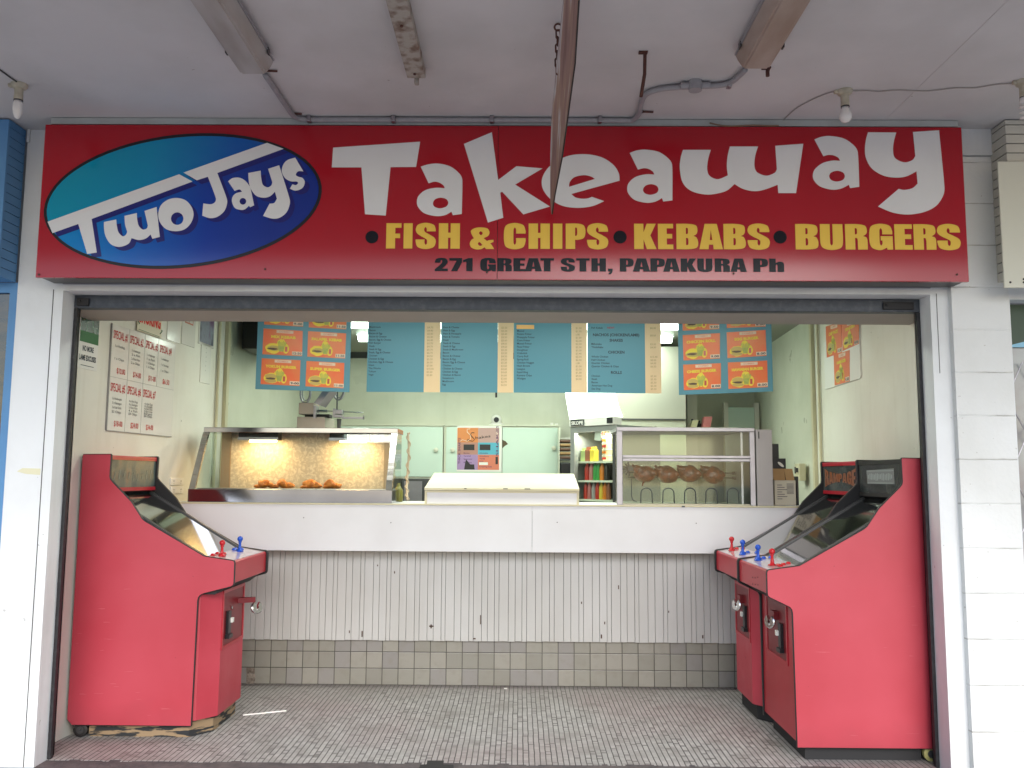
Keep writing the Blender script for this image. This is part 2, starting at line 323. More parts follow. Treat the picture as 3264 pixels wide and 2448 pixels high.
# ------------------------------------------------------------------ mesh helpers
class B:
    def __init__(s): s.bm = bmesh.new(); s.mi = 0
    def _m(s, faces):
        for f in faces: f.material_index = s.mi
    def face(s, pts):
        vs = [s.bm.verts.new(p) for p in pts]; f = s.bm.faces.new(vs); f.material_index = s.mi; return f
    def box(s, x0, x1, y0, y1, z0, z1, bev=0):
        P = [(x, y, z) for x in (x0, x1) for y in (y0, y1) for z in (z0, z1)]
        return s.hexa(P, bev)
    def hexa(s, P, bev=0):
        v = [s.bm.verts.new(p) for p in P]; fs = []
        for q in ((0, 1, 3, 2), (4, 6, 7, 5), (0, 4, 5, 1), (2, 3, 7, 6), (0, 2, 6, 4), (1, 5, 7, 3)):
            fs.append(s.bm.faces.new([v[i] for i in q]))
        s._m(fs)
        if bev:
            es = list({e for f in fs for e in f.edges})
            r = bmesh.ops.bevel(s.bm, geom=es, offset=bev, segments=2, affect='EDGES', profile=.5); s._m(r['faces'])
        return s
    def fbox(s, F, u0, u1, v0, v1, d0, d1, bev=0):
        return s.hexa([F.p(u, v, d) for u in (u0, u1) for d in (d1, d0) for v in (v0, v1)], bev)
    def prism(s, pts, T, a, b_):
        """closed outline pts (p,q) swept between a and b through T(p,q,a)"""
        A = [s.bm.verts.new(T(p, q, a)) for p, q in pts]; Bv = [s.bm.verts.new(T(p, q, b_)) for p, q in pts]
        fs = [s.bm.faces.new(A), s.bm.faces.new(Bv[::-1])]
        n = len(pts)
        for i in range(n): fs.append(s.bm.faces.new([A[i], A[(i + 1) % n], Bv[(i + 1) % n], Bv[i]]))
        s._m(fs); return s
    def cyl(s, p0, p1, r0, r1=None, seg=12, cap=True):
        r1 = r0 if r1 is None else r1; p0 = Vector(p0); p1 = Vector(p1); d = (p1 - p0).normalized()
        a = d.orthogonal().normalized(); b_ = d.cross(a)
        A = [s.bm.verts.new(p0 + (a * math.cos(t) + b_ * math.sin(t)) * r0) for t in [2 * math.pi * i / seg for i in range(seg)]]
        C = [s.bm.verts.new(p1 + (a * math.cos(t) + b_ * math.sin(t)) * r1) for t in [2 * math.pi * i / seg for i in range(seg)]]
        fs = [s.bm.faces.new([A[i], A[(i + 1) % seg], C[(i + 1) % seg], C[i]]) for i in range(seg)]
        if cap: fs += [s.bm.faces.new(A[::-1]), s.bm.faces.new(C)]
        s._m(fs); return s
    def tube(s, pts, r, seg=8, closed=False, rs=None):
        pts = [Vector(p) for p in pts]; n = len(pts); rings = []; prev = None
        for i, p in enumerate(pts):
            if closed: t = (pts[(i + 1) % n] - pts[i - 1]).normalized()
            else: t = (pts[min(i + 1, n - 1)] - pts[max(i - 1, 0)]).normalized()
            a = t.orthogonal().normalized() if prev is None else (prev - t * prev.dot(t)).normalized()
            prev = a; b_ = t.cross(a); rr = rs[i] if rs else r
            rings.append([s.bm.verts.new(p + (a * math.cos(k) + b_ * math.sin(k)) * rr) for k in [2 * math.pi * j / seg for j in range(seg)]])
        fs = []
        for i in range(n if closed else n - 1):
            A, C = rings[i], rings[(i + 1) % n]
            fs += [s.bm.faces.new([A[j], A[(j + 1) % seg], C[(j + 1) % seg], C[j]]) for j in range(seg)]
        if not closed: fs += [s.bm.faces.new(rings[0][::-1]), s.bm.faces.new(rings[-1])]
        s._m(fs); return s
    def ball(s, c, r, sc=(1, 1, 1), sub=2, rot=None, lump=0, seed=0):
        mt = Matrix.Translation(c) @ (rot.to_4x4() if rot else Matrix()) @ Matrix.Diagonal((*sc, 1))
        o = bmesh.ops.create_icosphere(s.bm, subdivisions=sub, radius=r, matrix=Matrix())
        rnd = random.Random(seed)
        ks = [(Vector((rnd.uniform(-1, 1), rnd.uniform(-1, 1), rnd.uniform(-1, 1))).normalized(), rnd.uniform(2, 6), rnd.uniform(0, 6)) for _ in range(6)]
        for v in o['verts']:
            k = 1 + lump * sum(math.sin(v.co.normalized().dot(d) * f + ph) for d, f, ph in ks) / 3 if lump else 1
            v.co = mt @ (v.co * k)
        s._m({f for v in o['verts'] for f in v.link_faces}); return s
    def lathe(s, c, prof, seg=16, axis=(0, 0, 1)):
        ax = Vector(axis).normalized(); a = ax.orthogonal().normalized(); b_ = ax.cross(a); c = Vector(c); rings = []
        for r, h in prof: rings.append([s.bm.verts.new(c + ax * h + (a * math.cos(t) + b_ * math.sin(t)) * max(r, 1e-4)) for t in [2 * math.pi * i / seg for i in range(seg)]])
        fs = []
        for A, C in zip(rings, rings[1:]): fs += [s.bm.faces.new([A[j], A[(j + 1) % seg], C[(j + 1) % seg], C[j]]) for j in range(seg)]
        fs += [s.bm.faces.new(rings[0][::-1]), s.bm.faces.new(rings[-1])]
        s._m(fs); return s
    def add(s, mesh, fn):
        """add a flat mesh (x,y) through fn(x,y)->3D"""
        vs = [s.bm.verts.new(fn(v.co.x, v.co.y)) for v in mesh.vertices]
        for p in mesh.polygons:
            try: f = s.bm.faces.new([vs[i] for i in p.vertices]); f.material_index = s.mi
            except ValueError: pass
        return s
    def obj(s, name, mats, parent=None, smooth=False, normals=True):
        if normals: bmesh.ops.recalc_face_normals(s.bm, faces=s.bm.faces)
        me = bpy.data.meshes.new(name); s.bm.to_mesh(me); s.bm.free()
        for m in (mats if isinstance(mats, (list, tuple)) else [mats]): me.materials.append(m)
        if smooth:
            me.polygons.foreach_set('use_smooth', [True] * len(me.polygons))
            if smooth != 'all': me.set_sharp_from_angle(angle=rad(40))
        o = bpy.data.objects.new(name, me); COL.objects.link(o)
        if parent is not None:
            o.parent = parent
            if parent.type == 'EMPTY': o.matrix_parent_inverse = Matrix.Translation(-parent.location)
        return o
def thing(name, label, cat, loc=(0, 0, 0), group=None):
    o = bpy.data.objects.new(name, None); o.empty_display_size = .05; COL.objects.link(o); o.location = loc
    return tag(o, label, cat, group)
def tag(o, label, cat, group=None):
    o['label'] = label; o['category'] = cat
    if group: o['group'] = group
    return o
def struct(o): o['kind'] = 'structure'; return o
def copy_tree(o, parent=None):
    c = o.copy(); COL.objects.link(c)
    if parent: c.parent = parent
    for ch in list(o.children): copy_tree(ch, c)
    return c

# flat artwork: outlines with holes, and lettering
def path(txt):
    """'x,y' smooth point, 'x,y!' corner; returns a sampled closed loop"""
    P = []
    for t in txt.split():
        c = t.endswith('!'); x, y = t.rstrip('!').split(','); P.append((Vector((float(x), float(y))), c))
    out = []; n = len(P)
    for i in range(n):
        (p0, c0), (p1, c1) = P[i], P[(i + 1) % n]
        out.append(p0)
        if c0 and c1: continue
        pm = P[i - 1][0] if not c0 else p0; pn = P[(i + 2) % n][0] if not c1 else p1
        t0 = (p1 - pm) * .5 if not c0 else (p1 - p0) * .6; t1 = (pn - p0) * .5 if not c1 else (p1 - p0) * .6
        d = (p1 - p0).length
        for t in (t0, t1):
            if t.length > d * 1.1: t *= d * 1.1 / t.length
        for k in range(1, 6):
            s = k / 6; h = (2 * s**3 - 3 * s**2 + 1, s**3 - 2 * s**2 + s, -2 * s**3 + 3 * s**2, s**3 - s**2)
            out.append(p0 * h[0] + t0 * h[1] + p1 * h[2] + t1 * h[3])
    return [(p.x, p.y) for p in out]
def fill(loops):
    cu = bpy.data.curves.new('t', 'CURVE'); cu.dimensions = '2D'; cu.fill_mode = 'BOTH'
    for lp in loops:
        sp = cu.splines.new('POLY'); sp.points.add(len(lp) - 1); sp.use_cyclic_u = True
        for i, (x, y) in enumerate(lp): sp.points[i].co = (x, y, 0, 1)
    o = bpy.data.objects.new('t', cu); me = bpy.data.meshes.new_from_object(o)
    bpy.data.objects.remove(o); bpy.data.curves.remove(cu); return me
TXC = {}
def textmesh(s, bold=0.0, res=2):
    k = (s, bold)
    if k in TXC: return TXC[k]
    cu = bpy.data.curves.new('t', 'FONT'); cu.body = s; cu.size = 1; cu.resolution_u = res; cu.offset = bold; cu.fill_mode = 'FRONT'
    o = bpy.data.objects.new('t', cu); me = bpy.data.meshes.new_from_object(o)
    bpy.data.objects.remove(o); bpy.data.curves.remove(cu)
    xs = [v.co.x for v in me.vertices] or [0, 1]; ys = [v.co.y for v in me.vertices] or [0, 1]
    TXC[k] = (me, min(xs), max(xs), min(ys), max(ys)); return TXC[k]
def text(b, F, s, u, v, h, d, w=None, align='l', bold=0.0, rot=0, wob=None):
    """lettering on frame F: (u,v) left of the baseline, h = capital height, w = optional full width"""
    me, x0, x1, y0, y1 = textmesh(s, bold)
    k = h / .73; kx = (w / max(x1 - x0, .01)) if w else k
    ox = {'l': 0, 'c': -(x1 - x0) * kx / 2, 'r': -(x1 - x0) * kx}[align]
    cr, sr = math.cos(rot), math.sin(rot)
    def fn(x, y):
        a = (x - x0) * kx + ox; c = y * k
        return F.p(u + a * cr - c * sr, v + a * sr + c * cr, d)
    b.add(me, fn)
G = dict(
 F=(62, "0,0! 37,0! 37,41! 57,41! 57,59! 37,59! 37,82! 62,82! 62,100! 0,100!"),
 I=(38, "0,0! 38,0! 38,100! 0,100!"),
 H=(84, "0,0! 37,0! 37,43! 47,43! 47,0! 84,0! 84,100! 47,100! 47,63! 37,63! 37,100! 0,100!"),
 E=(64, "0,0! 64,0! 64,18! 37,18! 37,42! 60,42! 60,60! 37,60! 37,82! 64,82! 64,100! 0,100!"),
 T=(76, "19,0! 57,0! 57,82! 76,82! 76,100! 0,100! 0,82! 19,82!"),
 C=(86, "0,28 0,72 10,94 43,102 76,94 86,72 86,60! 48,60! 48,76 43,84 38,76 38,24 43,16 48,24 48,42! 86,42! 86,28 76,6 43,-2 10,6"),
 G=(87, "86,60! 48,60! 48,76 43,84 38,76 38,24 43,16 48,24 48,36! 42,36! 42,53! 87,53! 87,0! 66,0! 64,8! 40,-2 10,6 0,28 0,72 10,94 43,102 76,94 86,72"),
 S=(83, "82,68! 45,68! 45,78 40,85 35,77 38,66 60,54 78,42 83,26 74,6 42,-2 9,6 0,28 0,36! 37,36! 37,22 42,15 47,22 45,36 20,50 4,62 0,78 10,95 42,102 74,94 82,76"),
 P=(78, "0,0! 37,0! 37,36! 50,36 72,44 78,68 72,92 48,100 0,100!", "37,52! 37,84! 42,84 45,78 45,58 42,52"),
 B=(84, "0,0! 48,0 78,6 84,26 78,46 66,52! 78,60 82,76 76,94 46,100 0,100!", "37,60! 37,84! 42,84 45,80 45,64 42,60", "37,16! 37,44! 43,44 46,38 46,22 43,16"),
 R=(85, "0,0! 37,0! 37,46! 44,45 47,36 47,0! 84,0! 84,36 80,48 68,53! 80,62 83,76 76,94 46,100 0,100!", "37,60! 37,84! 42,84 45,80 45,64 42,60"),
 A=(92, "0,0! 36,0! 38,18! 54,18! 56,0! 92,0! 70,100! 22,100!", "41,36! 51,36! 46,76!"),
 K=(88, "0,0! 37,0! 37,38! 50,0! 88,0! 64,54! 86,100! 50,100! 37,66! 37,100! 0,100!"),
 U=(85, "0,100! 0,28 10,6 43,-2 76,6 85,28 85,100! 47,100! 47,24 42,16 37,24 37,100!"),
 M=(104, "0,0! 32,0! 32,55! 44,0! 60,0! 72,55! 72,0! 104,0! 104,100! 64,100! 52,52! 40,100! 0,100!"),
 h=(80, "0,0! 36,0! 36,48 41,55 45,48 45,0! 80,0! 80,58 70,75 52,77 38,68! 36,68! 36,100! 0,100!"))
G['2'] = (84, "0,0! 84,0! 84,20! 48,20! 70,44 83,70 74,94 42,102 10,94 0,72 0,64! 37,64! 38,78 43,84 47,76 44,62 20,34 0,14!")
G['7'] = (80, "0,100! 0,80! 46,80! 12,0! 50,0! 80,70! 80,100!")
G['1'] = (58, "20,0! 58,0! 58,100! 30,100! 0,84! 0,68! 20,72!")
G[','] = (36, "0,22! 36,22! 36,2 24,-18 4,-22! 4,-12! 16,-4! 16,0! 0,0!")
GM = {}
def glyph(ch):
    if ch not in GM: GM[ch] = fill([path(p) for p in G[ch][1:]])
    return GM[ch], G[ch][0]

# ------------------------------------------------------------------ key planes
YF, YG, YS, ZC = 4.93, 5.08, 4.74, 3.62        # facade face, shutter guide, sign face, canopy height
def wl(Y): return -2.771 + .058 * (Y - 5.31)   # inner left wall
def wr(Y): return 2.47 + .058 * (Y - 5.14)     # inner right wall
YB, ZI = 10.2, 3.05                            # back wall, shop ceiling
FL = Frame((wl(5.12), 5.12, 0), (.058, 1, 0)); FR = Frame((wr(5.12), 5.12, 0), (-.058, -1, 0))
FRONT = lambda Y: Frame((0, Y, 0), (1, 0, 0))
XJL = at(240, 1000, YG)[0]; XJR = at(2976, 2100, YG)[0]

# ------------------------------------------------------------------ ground, floor, canopy, walls
b = B(); b.box(-150, 150, -150, 150, -.5, -.03)
M_PAVE = mat('footpath_concrete', (.34, .33, .32), .85, col2=(.27, .26, .255), scale=3, amt=.7, bump=.3, bscale=60)
struct(b.obj('ground', M_PAVE))
# mosaic floor with a ragged front edge and a few missing tiles
b = B(); xs = []; x = -3.2; rnd = random.Random(3)
pts = []
while x < 3.1:
    y = 5.055 + rnd.choice((0, 0, 0, .0, .02, -.012)); pts += [(x, y), (x + .0325 * rnd.choice((1, 2, 3)), y)]; x = pts[-1][0]
b.prism(pts + [(3.1, 10.3), (-3.2, 10.3)], lambda p, q, a: (p, q, a), -.002, 0)
struct(b.obj('shop_floor', M_FLOOR))
b = B(); b.box(-3.2, 3.1, 4.70, 5.3, -.028, -.0025)
struct(b.obj('doorstep', mat('worn_step', (.12, .10, .10), .8, col2=(.06, .055, .06), scale=12, amt=.8, bump=.6, bscale=50)))
# dark hole of missing tiles
hx = [atz(*p, .002) for p in ((1362, 2424), (1415, 2424), (1413, 2436), (1446, 2438), (1446, 2448), (1336, 2448), (1340, 2437), (1360, 2436))]
b = B(); b.prism(hx, lambda p, q, a: (p, q, a), .0005, .002)
tag(b.obj('missing_tile_patch', M_BLACKM), 'dark hole where mosaic floor tiles are missing at the front edge', 'damage')
# canopy
b = B(); b.box(-9, 9, 1.5, 12, ZC, ZC + .25); b.box(-9, 9, 1.42, 1.5, ZC - .01, ZC + .35)
for k, xx in enumerate((-5.2, 2.06, 5.6)): b.box(xx, xx + .008, 1.55, 4.9, ZC - .002, ZC)
struct(b.obj('canopy_ceiling', M_CEIL))
# facade: left pier, right pier, lintel
xl0 = at(57, 912, YF)[0]
b = B(); b.box(xl0, XJL, YF, YG + .06, -.03, ZC); b.mi = 1
b.box(at(172, 912, YF)[0] - .002, at(172, 912, YF)[0] + .002, YF - .0025, YF, 0, 2.66); b.mi = 0
z1 = at(90, 455, YF)[1]; b.box(xl0, XJL - .25, YF - .012, YF, z1, ZC)
b.mi = 2; u0, v0 = at(55, 1492, YF); u1, v1 = at(128, 1514, YF)
b.prism([(u0, (v0 + v1) / 2), (u0 + .03, v0), (u1, v0 - .002), (u1, v1), (u0 + .05, v1 + .006)], lambda p, q, a: (p, a, q), YF - .002, YF)
tag(b.obj('pillar', [M_WHITE, M_DGREY, flat('cream_stain', (.72, .70, .50), .8)]), 'smooth white pillar left of the open shopfront, beside the blue neighbour', 'pillar')
xb0 = at(3045, 1200, YF - .04)[0] ; xr1 = at(3205, 1200, YF)[0] + .02
b = B(); b.box(XJR, xb0 + .02, YF, YG + .06, -.03, ZC); b.mi = 1; b.box(xb0, xr1, YF - .04, YG, -.03, ZC - .16); b.mi = 0
b.box(xb0 - .06, xr1, YF - .055, YG, ZC - .155, ZC); b.mi = 2
b.box(at(2987, 1000, YF)[0] - .0015, at(2987, 1000, YF)[0] + .0015, YF - .0025, YF, 2.2, 2.66)
tag(b.obj('pillar', [M_WHITE, M_BLOCK, M_DGREY]), 'white painted block pillar right of the shopfront', 'pillar')
ZL = 2.655
b = B(); b.box(XJL, XJR, YF, YG + .06, ZL, ZC); b.mi = 1; b.box(XJL, XJR, YF - .012, YF, ZL + .035, ZL + .045)
tag(b.obj('lintel', [M_WHITE, M_ALU]), 'white lintel over the wide shop opening, under the red sign', 'lintel')
# steel shutter beam, guides and the boxed soffit
zb = at(1600, 990, YG)[1]
t = thing('roller_shutter', 'dark steel roller shutter beam and guides around the shop opening', 'shutter', (0, YG, 0))
b = B(); b.box(XJL, XJR, YG - .02, YG + .05, zb, ZL - .001, .003); b.obj('beam', M_DSTEEL, t)
for x0, x1, nm in ((XJL, XJL + .02, 1), (XJR - .02, XJR, 0)):
    b = B(); b.box(x0, x1, YG - .02, YG + .012, 0, zb - .001, .003); b.obj('guide_rail', mat('black_guide', (.018, .018, .022), .55, col2=(.05, .05, .055), scale=30, amt=.6, lo=.5, hi=.75), t)
for xx, s in ((XJR - .22, 1), (XJL + .02, .4)):
    b = B(); b.box(xx, xx + .18 * s, YG - .035, YG - .021, zb + .012, ZL - .02, .004); b.cyl((xx + .02, YG - .045, zb + .04), (xx + .02, YG - .035, zb + .04), .008); b.obj('bracket', M_BLACKM, t)
M_SOFF = mat('soffit_board', (.40, .36, .33), .7, col2=(.34, .30, .27), scale=3, amt=.5)
b = B(); b.box(-2.9, 2.7, YG + .055, 5.505, zb + .002, ZI + .2)
tag(b.obj('shutter_box', M_SOFF), 'grey brown boxed soffit behind the steel shutter beam', 'soffit')
# inner side walls (front cream half, rear mint half), back wall, ceiling
def sidewall(name, wf, sgn, lab):
    t = thing(name, lab, 'wall', (wf(5.2), 5.2, 0))
    for nm, y0, y1, m in (('front_section', 5.10, 7.66, M_CREAM), ('rear_section', 7.72, YB, M_MINTW)):
        b = B(); b.hexa([(wf(y) + (s * .12 * sgn), y, z) for s in (0, 1) for y in (y0, y1) for z in (-.02, ZI)]); b.obj(nm, m, t)
    b = B(); b.hexa([(wf(y) + s, y, z) for s in (-.03 * sgn, .12 * sgn) for y in (7.662, 7.718) for z in (-.02, ZI)]); b.obj('cover_strip', M_LIDC, t)
    b = B(); b.cyl((wf(7.5) - .018 * sgn, 7.5, .9), (wf(7.5) - .018 * sgn, 7.5, ZI), .012); b.obj('conduit', M_LIDC, t, True)
    # return between the guide rail and the wall
    xj = XJL if sgn < 0 else XJR
    b = B(); b.box(min(xj, wf(5.1) + .1 * sgn), max(xj, wf(5.1) + .1 * sgn), 5.125, 5.14, 0, ZI - .3); b.obj('return', M_WHITE, t)
    return t
WL = sidewall('side_wall', wl, -1, 'cream left shop wall carrying the specials board')
WR = sidewall('side_wall', wr, 1, 'cream right shop wall behind the two red arcade machines')
b = B(); b.box(-3, 3.4, YB, YB + .1, 0, ZI); tag(b.obj('back_wall', M_MINTW), 'pale green back wall of the kitchen', 'wall')
b = B(); b.box(-3.1, 3.4, 5.51, YB + .1, ZI, ZI + .08)
struct(b.obj('ceiling', mat('shop_ceiling', (.30, .31, .26), .6)))
b = B(); b.box(-3.05, 3.3, YB - .04, YB, ZI - .07, ZI); tag(b.obj('cornice', M_DGREY), 'dark strip along the top of the kitchen back wall', 'cornice')
# closing pieces behind the facade so no daylight leaks in
b = B(); b.box(-9, 9, 4.99, 12, ZC + .26, ZC + .3); b.box(-9, xl0 - .4, YB + .2, YB + .3, 0, ZC + .2)
struct(b.obj('roof', M_DGREY))

# ------------------------------------------------------------------ the big sign
S = FRONT(YS); SB = FRONT(YF)
su0, sv1 = S.uv(145, 397); su1 = S.uv(3068, 399)[0]; sv0 = S.uv(1600, 891)[1]
su0, su1 = -2.706, 2.483
t = thing('shop_sign', 'long red takeaway sign with white lettering and a blue oval logo', 'sign', (0, YS, sv0))
b = B(); b.box(su0, S.uv(1587, 600)[0] - .0012, YS, YS + .02, sv0, sv1, .001); b.box(S.uv(1587, 600)[0] + .0012, su1, YS, YS + .02, sv0, sv1, .001)
b.obj('panel', M_REDS, t)
b = B(); b.box(su0 + .012, su1 - .012, YS + .021, YF - .013, sv0 + .006, sv1 - .004); b.obj('sign_box', M_DGREY, t)
b = B(); b.box(S.uv(162, 381)[0], S.uv(3055, 383)[0], YS + .004, YS + .03, sv1 + .006, ZC - .004); b.obj('top_flashing', mat('flashing', (.42, .45, .44), .5, col2=(.30, .31, .30), scale=6, amt=.6), t)
b = B()
for px, py in ((3050, 875), (2338, 872), (1552, 868), (125, 875), (845, 858)): c = S.p(*S.uv(px, py), 0); b.cyl(c, c + Vector((0, -.004, 0)), .006, seg=8)
b.obj('screw', M_RUST, t)
def crop(ox, oy, k): return lambda x, y: S.uv(ox + x / k, oy + y / k)
cA, cB_, cC, cD, cE = crop(1040, 400, 3.0722), crop(1720, 400, 3.0722), crop(2400, 400, 3.0722), crop(130, 420, 3.77), crop(530, 420, 3.77)
LET = [
 (cA, ["68,218! 920,160! 880,408! 630,410! 583,884! 380,870! 345,412! 55,412!"]),
 (cA, ["925,405! 1000,382 1100,375 1220,405 1310,480 1333,540 1327,868! 1240,880! 1226,845! 1160,880 1070,888 960,860 900,800 888,745 905,690 970,635 1070,612 1160,616! 1150,590 1110,562 1060,552 1003,568!",
       "1045,765 1065,725 1120,708 1175,722 1195,758 1175,795 1115,813 1062,798"]),
 (cA, ["1348,182! 1622,67! 1683,535! 1862,400! 2118,422! 1850,580! 2190,795! 1930,872! 1722,650! 1704,660! 1733,905! 1583,952!"]),
 (cB_, ["782,542! 775,470 720,385 600,310 430,282 260,305 110,390 40,480 20,560 40,640 110,725 230,790 380,808 520,790 632,742! 512,700! 470,715 410,718 350,705 310,672!",
        "288,602! 295,555 340,508 430,488 500,500 542,525!"]),
 (cB_, ["882,270! 950,246 1040,238 1170,262 1270,335 1298,395 1300,735! 1210,746! 1198,712! 1130,748 1040,758 930,730 870,670 857,615 875,560 940,505 1040,480 1123,482! 1110,455 1070,428 1020,420 962,434!",
        "1012,630 1035,592 1090,576 1145,592 1163,628 1145,662 1085,680 1030,665"]),
 (cB_, ["1403,240! 1676,240! 1650,330 1640,430 1665,495 1745,527 1842,490! 1832,400 1840,300 1862,207! 2138,207! 2110,300 2103,400 2130,460 2219,493 2300,465 2322,430! 2306,200! 2581,180! 2510,664! 2336,664! 2330,582! 2200,630 2100,645 1990,622 1908,575! 1820,645 1650,678 1490,645 1400,560 1372,420 1380,320"]),
 (cC, ["600,138! 670,112 760,105 890,130 990,200 1026,270 1040,602! 950,615! 937,582! 860,620 770,630 660,600 600,545 585,490 605,430 680,370 780,345 852,348! 835,318 790,295 740,290 688,303!",
       "745,498 765,462 825,445 880,462 898,498 878,535 818,550 765,535"]),
 (cC, ["1125,68! 1402,70! 1380,150 1370,240 1390,320 1480,362 1560,340 1588,300! 1565,65! 1820,48! 1873,600 1860,690 1790,790 1670,850 1520,873 1370,855 1222,795! 1425,622! 1480,632 1560,615 1610,570! 1600,450! 1500,500 1390,512 1270,490 1160,420 1105,320 1095,230 1105,140"])]
b = B()
for fn, loops in LET:
    me = fill([path(p) for p in loops]); b.add(me, lambda x, y: S.p(*fn(x, y), .0025))
b.obj('lettering', M_SIGNW, t, normals=False)
# yellow row
k6 = 2.212
def row(items, ox, tops, bots, m, d=.0025):
    b = B()
    for ch, x0, x1 in items:
        if ch == '.':
            px = ox + x0 / k6; c = S.uv(px, 690 + 146 / k6); r = x1 / k6 * YS / FPX
            b.face([S.p(c[0] + r * math.cos(a), c[1] + r * math.sin(a), d) for a in [2 * math.pi * i / 32 for i in range(32)]]); continue
        p0, p1 = ox + x0 / k6, ox + x1 / k6
        if ch == '&':
            lp = ["803,125 800,100 830,82 872,78 915,86 930,112 920,138 888,153! 912,174! 925,168! 958,165! 958,180! 935,190! 948,205! 962,230! 905,230! 895,218! 870,231 835,233 800,218 791,190 803,165 820,155!",
                  "868,105 856,118 870,133 882,118", "855,182 848,195 862,208 880,203! 866,185!"]
            b.add(fill([path(p) for p in lp]), lambda x, y: S.p(*S.uv(1140 + x / k6, 690 + y / k6), d)); continue
        me, gw = glyph(ch); f = (p0 - 1200) / 1850
        yt = tops[0] + (tops[1] - tops[0]) * f; yb = bots[0] + (bots[1] - bots[0]) * f
        (ua, vb), (ub, vt) = S.uv(p0, yb), S.uv(p1, yt)
        b.add(me, lambda x, y: S.p(ua + (ub - ua) * x / gw, vb + (vt - vb) * y / 100, d))
    return b.obj('lettering', m, t, normals=False)
row([(c, a, e) for c, a, e in (('F', 200, 310), ('I', 323, 389), ('S', 408, 553), ('H', 571, 722), ('&', 0, 0), ('C', 1032, 1184), ('H', 1205, 1355), ('I', 1378, 1443), ('P', 1467, 1606), ('S', 1618, 1766), ('K', 1950, 2105), ('E', 2118, 2223),
     ('B', 2248, 2398), ('A', 2409, 2571), ('B', 2581, 2733), ('S', 2751, 2902), ('B', 3088, 3244), ('U', 3263, 3416), ('R', 3440, 3591), ('G', 3611, 3767), ('E', 3788, 3905), ('R', 3923, 4074), ('S', 4089, 4244))],
    1140, (712, 715.8), (792.2, 796.5), M_YEL)
row([('.', 101, 47), ('.', 1850, 48), ('.', 2978, 48)] + [(c, a, e) for c, a, e in (('2', 543, 637), ('7', 645, 737), ('1', 742, 811), ('G', 865, 976), ('R', 986, 1088), ('E', 1098, 1182), ('A', 1178, 1300), ('T', 1288, 1384),
     ('S', 1432, 1532), ('T', 1540, 1636), ('H', 1648, 1750), (',', 1765, 1797), ('P', 1848, 1946), ('A', 1940, 2062), ('P', 2064, 2166), ('A', 2154, 2270), ('K', 2278, 2388), ('U', 2396, 2500), ('R', 2518, 2624), ('A', 2629, 2742), ('P', 2790, 2892), ('h', 2902, 3004))],
    1140, (822.5, 825.5), (864, 868.5), M_INK)
# logo
def ell(k, n=72):
    out = []
    for i in range(n):
        a = 2 * math.pi * i / n; x, y = (445 - k) * math.cos(a), (212.6 - k) * math.sin(a); f = rad(6.05)
        out.append(S.uv(583 + x * math.cos(f) + y * math.sin(f), 641 - (-x * math.sin(f) * -1 + y * math.cos(f)) if False else 641 + (y * math.cos(f) - x * math.sin(f))))
    return out
b = B(); b.face([S.p(u, v, .002) for u, v in ell(0)]); lg = b.obj('logo', mat('charcoal_vinyl', (.022, .022, .028), .2, spec=.2), t, normals=False)
LG = [(cD, ["88,1085! 1668,515! 1828,603! 618,1052! 680,1455! 565,1472! 457,1112! 148,1222!"]),
 (cD, ["765,1088! 913,1058! 920,1130 940,1210 990,1258 1030,1240 1045,1205! 1020,1120 1012,1015! 1160,980! 1165,1060 1185,1135 1232,1178 1280,1165 1293,1130! 1252,955! 1397,908! 1437,1268! 1347,1290! 1325,1238! 1270,1285 1190,1305 1097,1282! 1060,1350 950,1388 850,1355 790,1270 768,1180"]),
 (cD, ["1841,1000 1810,1100 1735,1175 1630,1199 1515,1175 1440,1095 1418,1000 1445,895 1525,825 1630,800 1740,825 1815,905", "1720,1048 1698,995 1645,973 1592,995 1570,1048 1592,1101 1645,1123 1698,1101"]),
 (cE, ["212,495! 1215,138! 1415,210! 618,500! 730,800 735,870 700,960 620,1025 530,1042 437,1012! 450,865! 540,875 590,850 600,800 505,545! 372,588!"]),
 (cE, ["748,600! 800,562 880,556 950,590 1000,650 1020,700 1060,888! 1012,912! 998,893! 950,935 900,943 830,920 795,850 800,790 840,745 915,725! 885,698 825,715!", "965,840 953,812 925,800 897,812 885,840 897,868 925,880 953,868"]),
 (cE, ["990,500! 1138,472! 1145,560 1165,640 1220,672 1265,650 1278,610! 1228,450! 1360,407! 1480,790 1488,870 1450,970 1370,1035 1280,1048 1167,1015! 1245,868! 1300,860 1333,810! 1310,725! 1250,780 1170,797 1080,770 1015,680 995,590"]),
 (cE, ["1552,315! 1650,480! 1590,480 1560,520 1590,545 1640,560 1668,610 1640,680 1560,712 1488,688! 1520,635! 1560,645 1588,622 1570,603 1500,600 1430,560 1392,480 1410,400 1460,345"])]
e2 = ell(10)
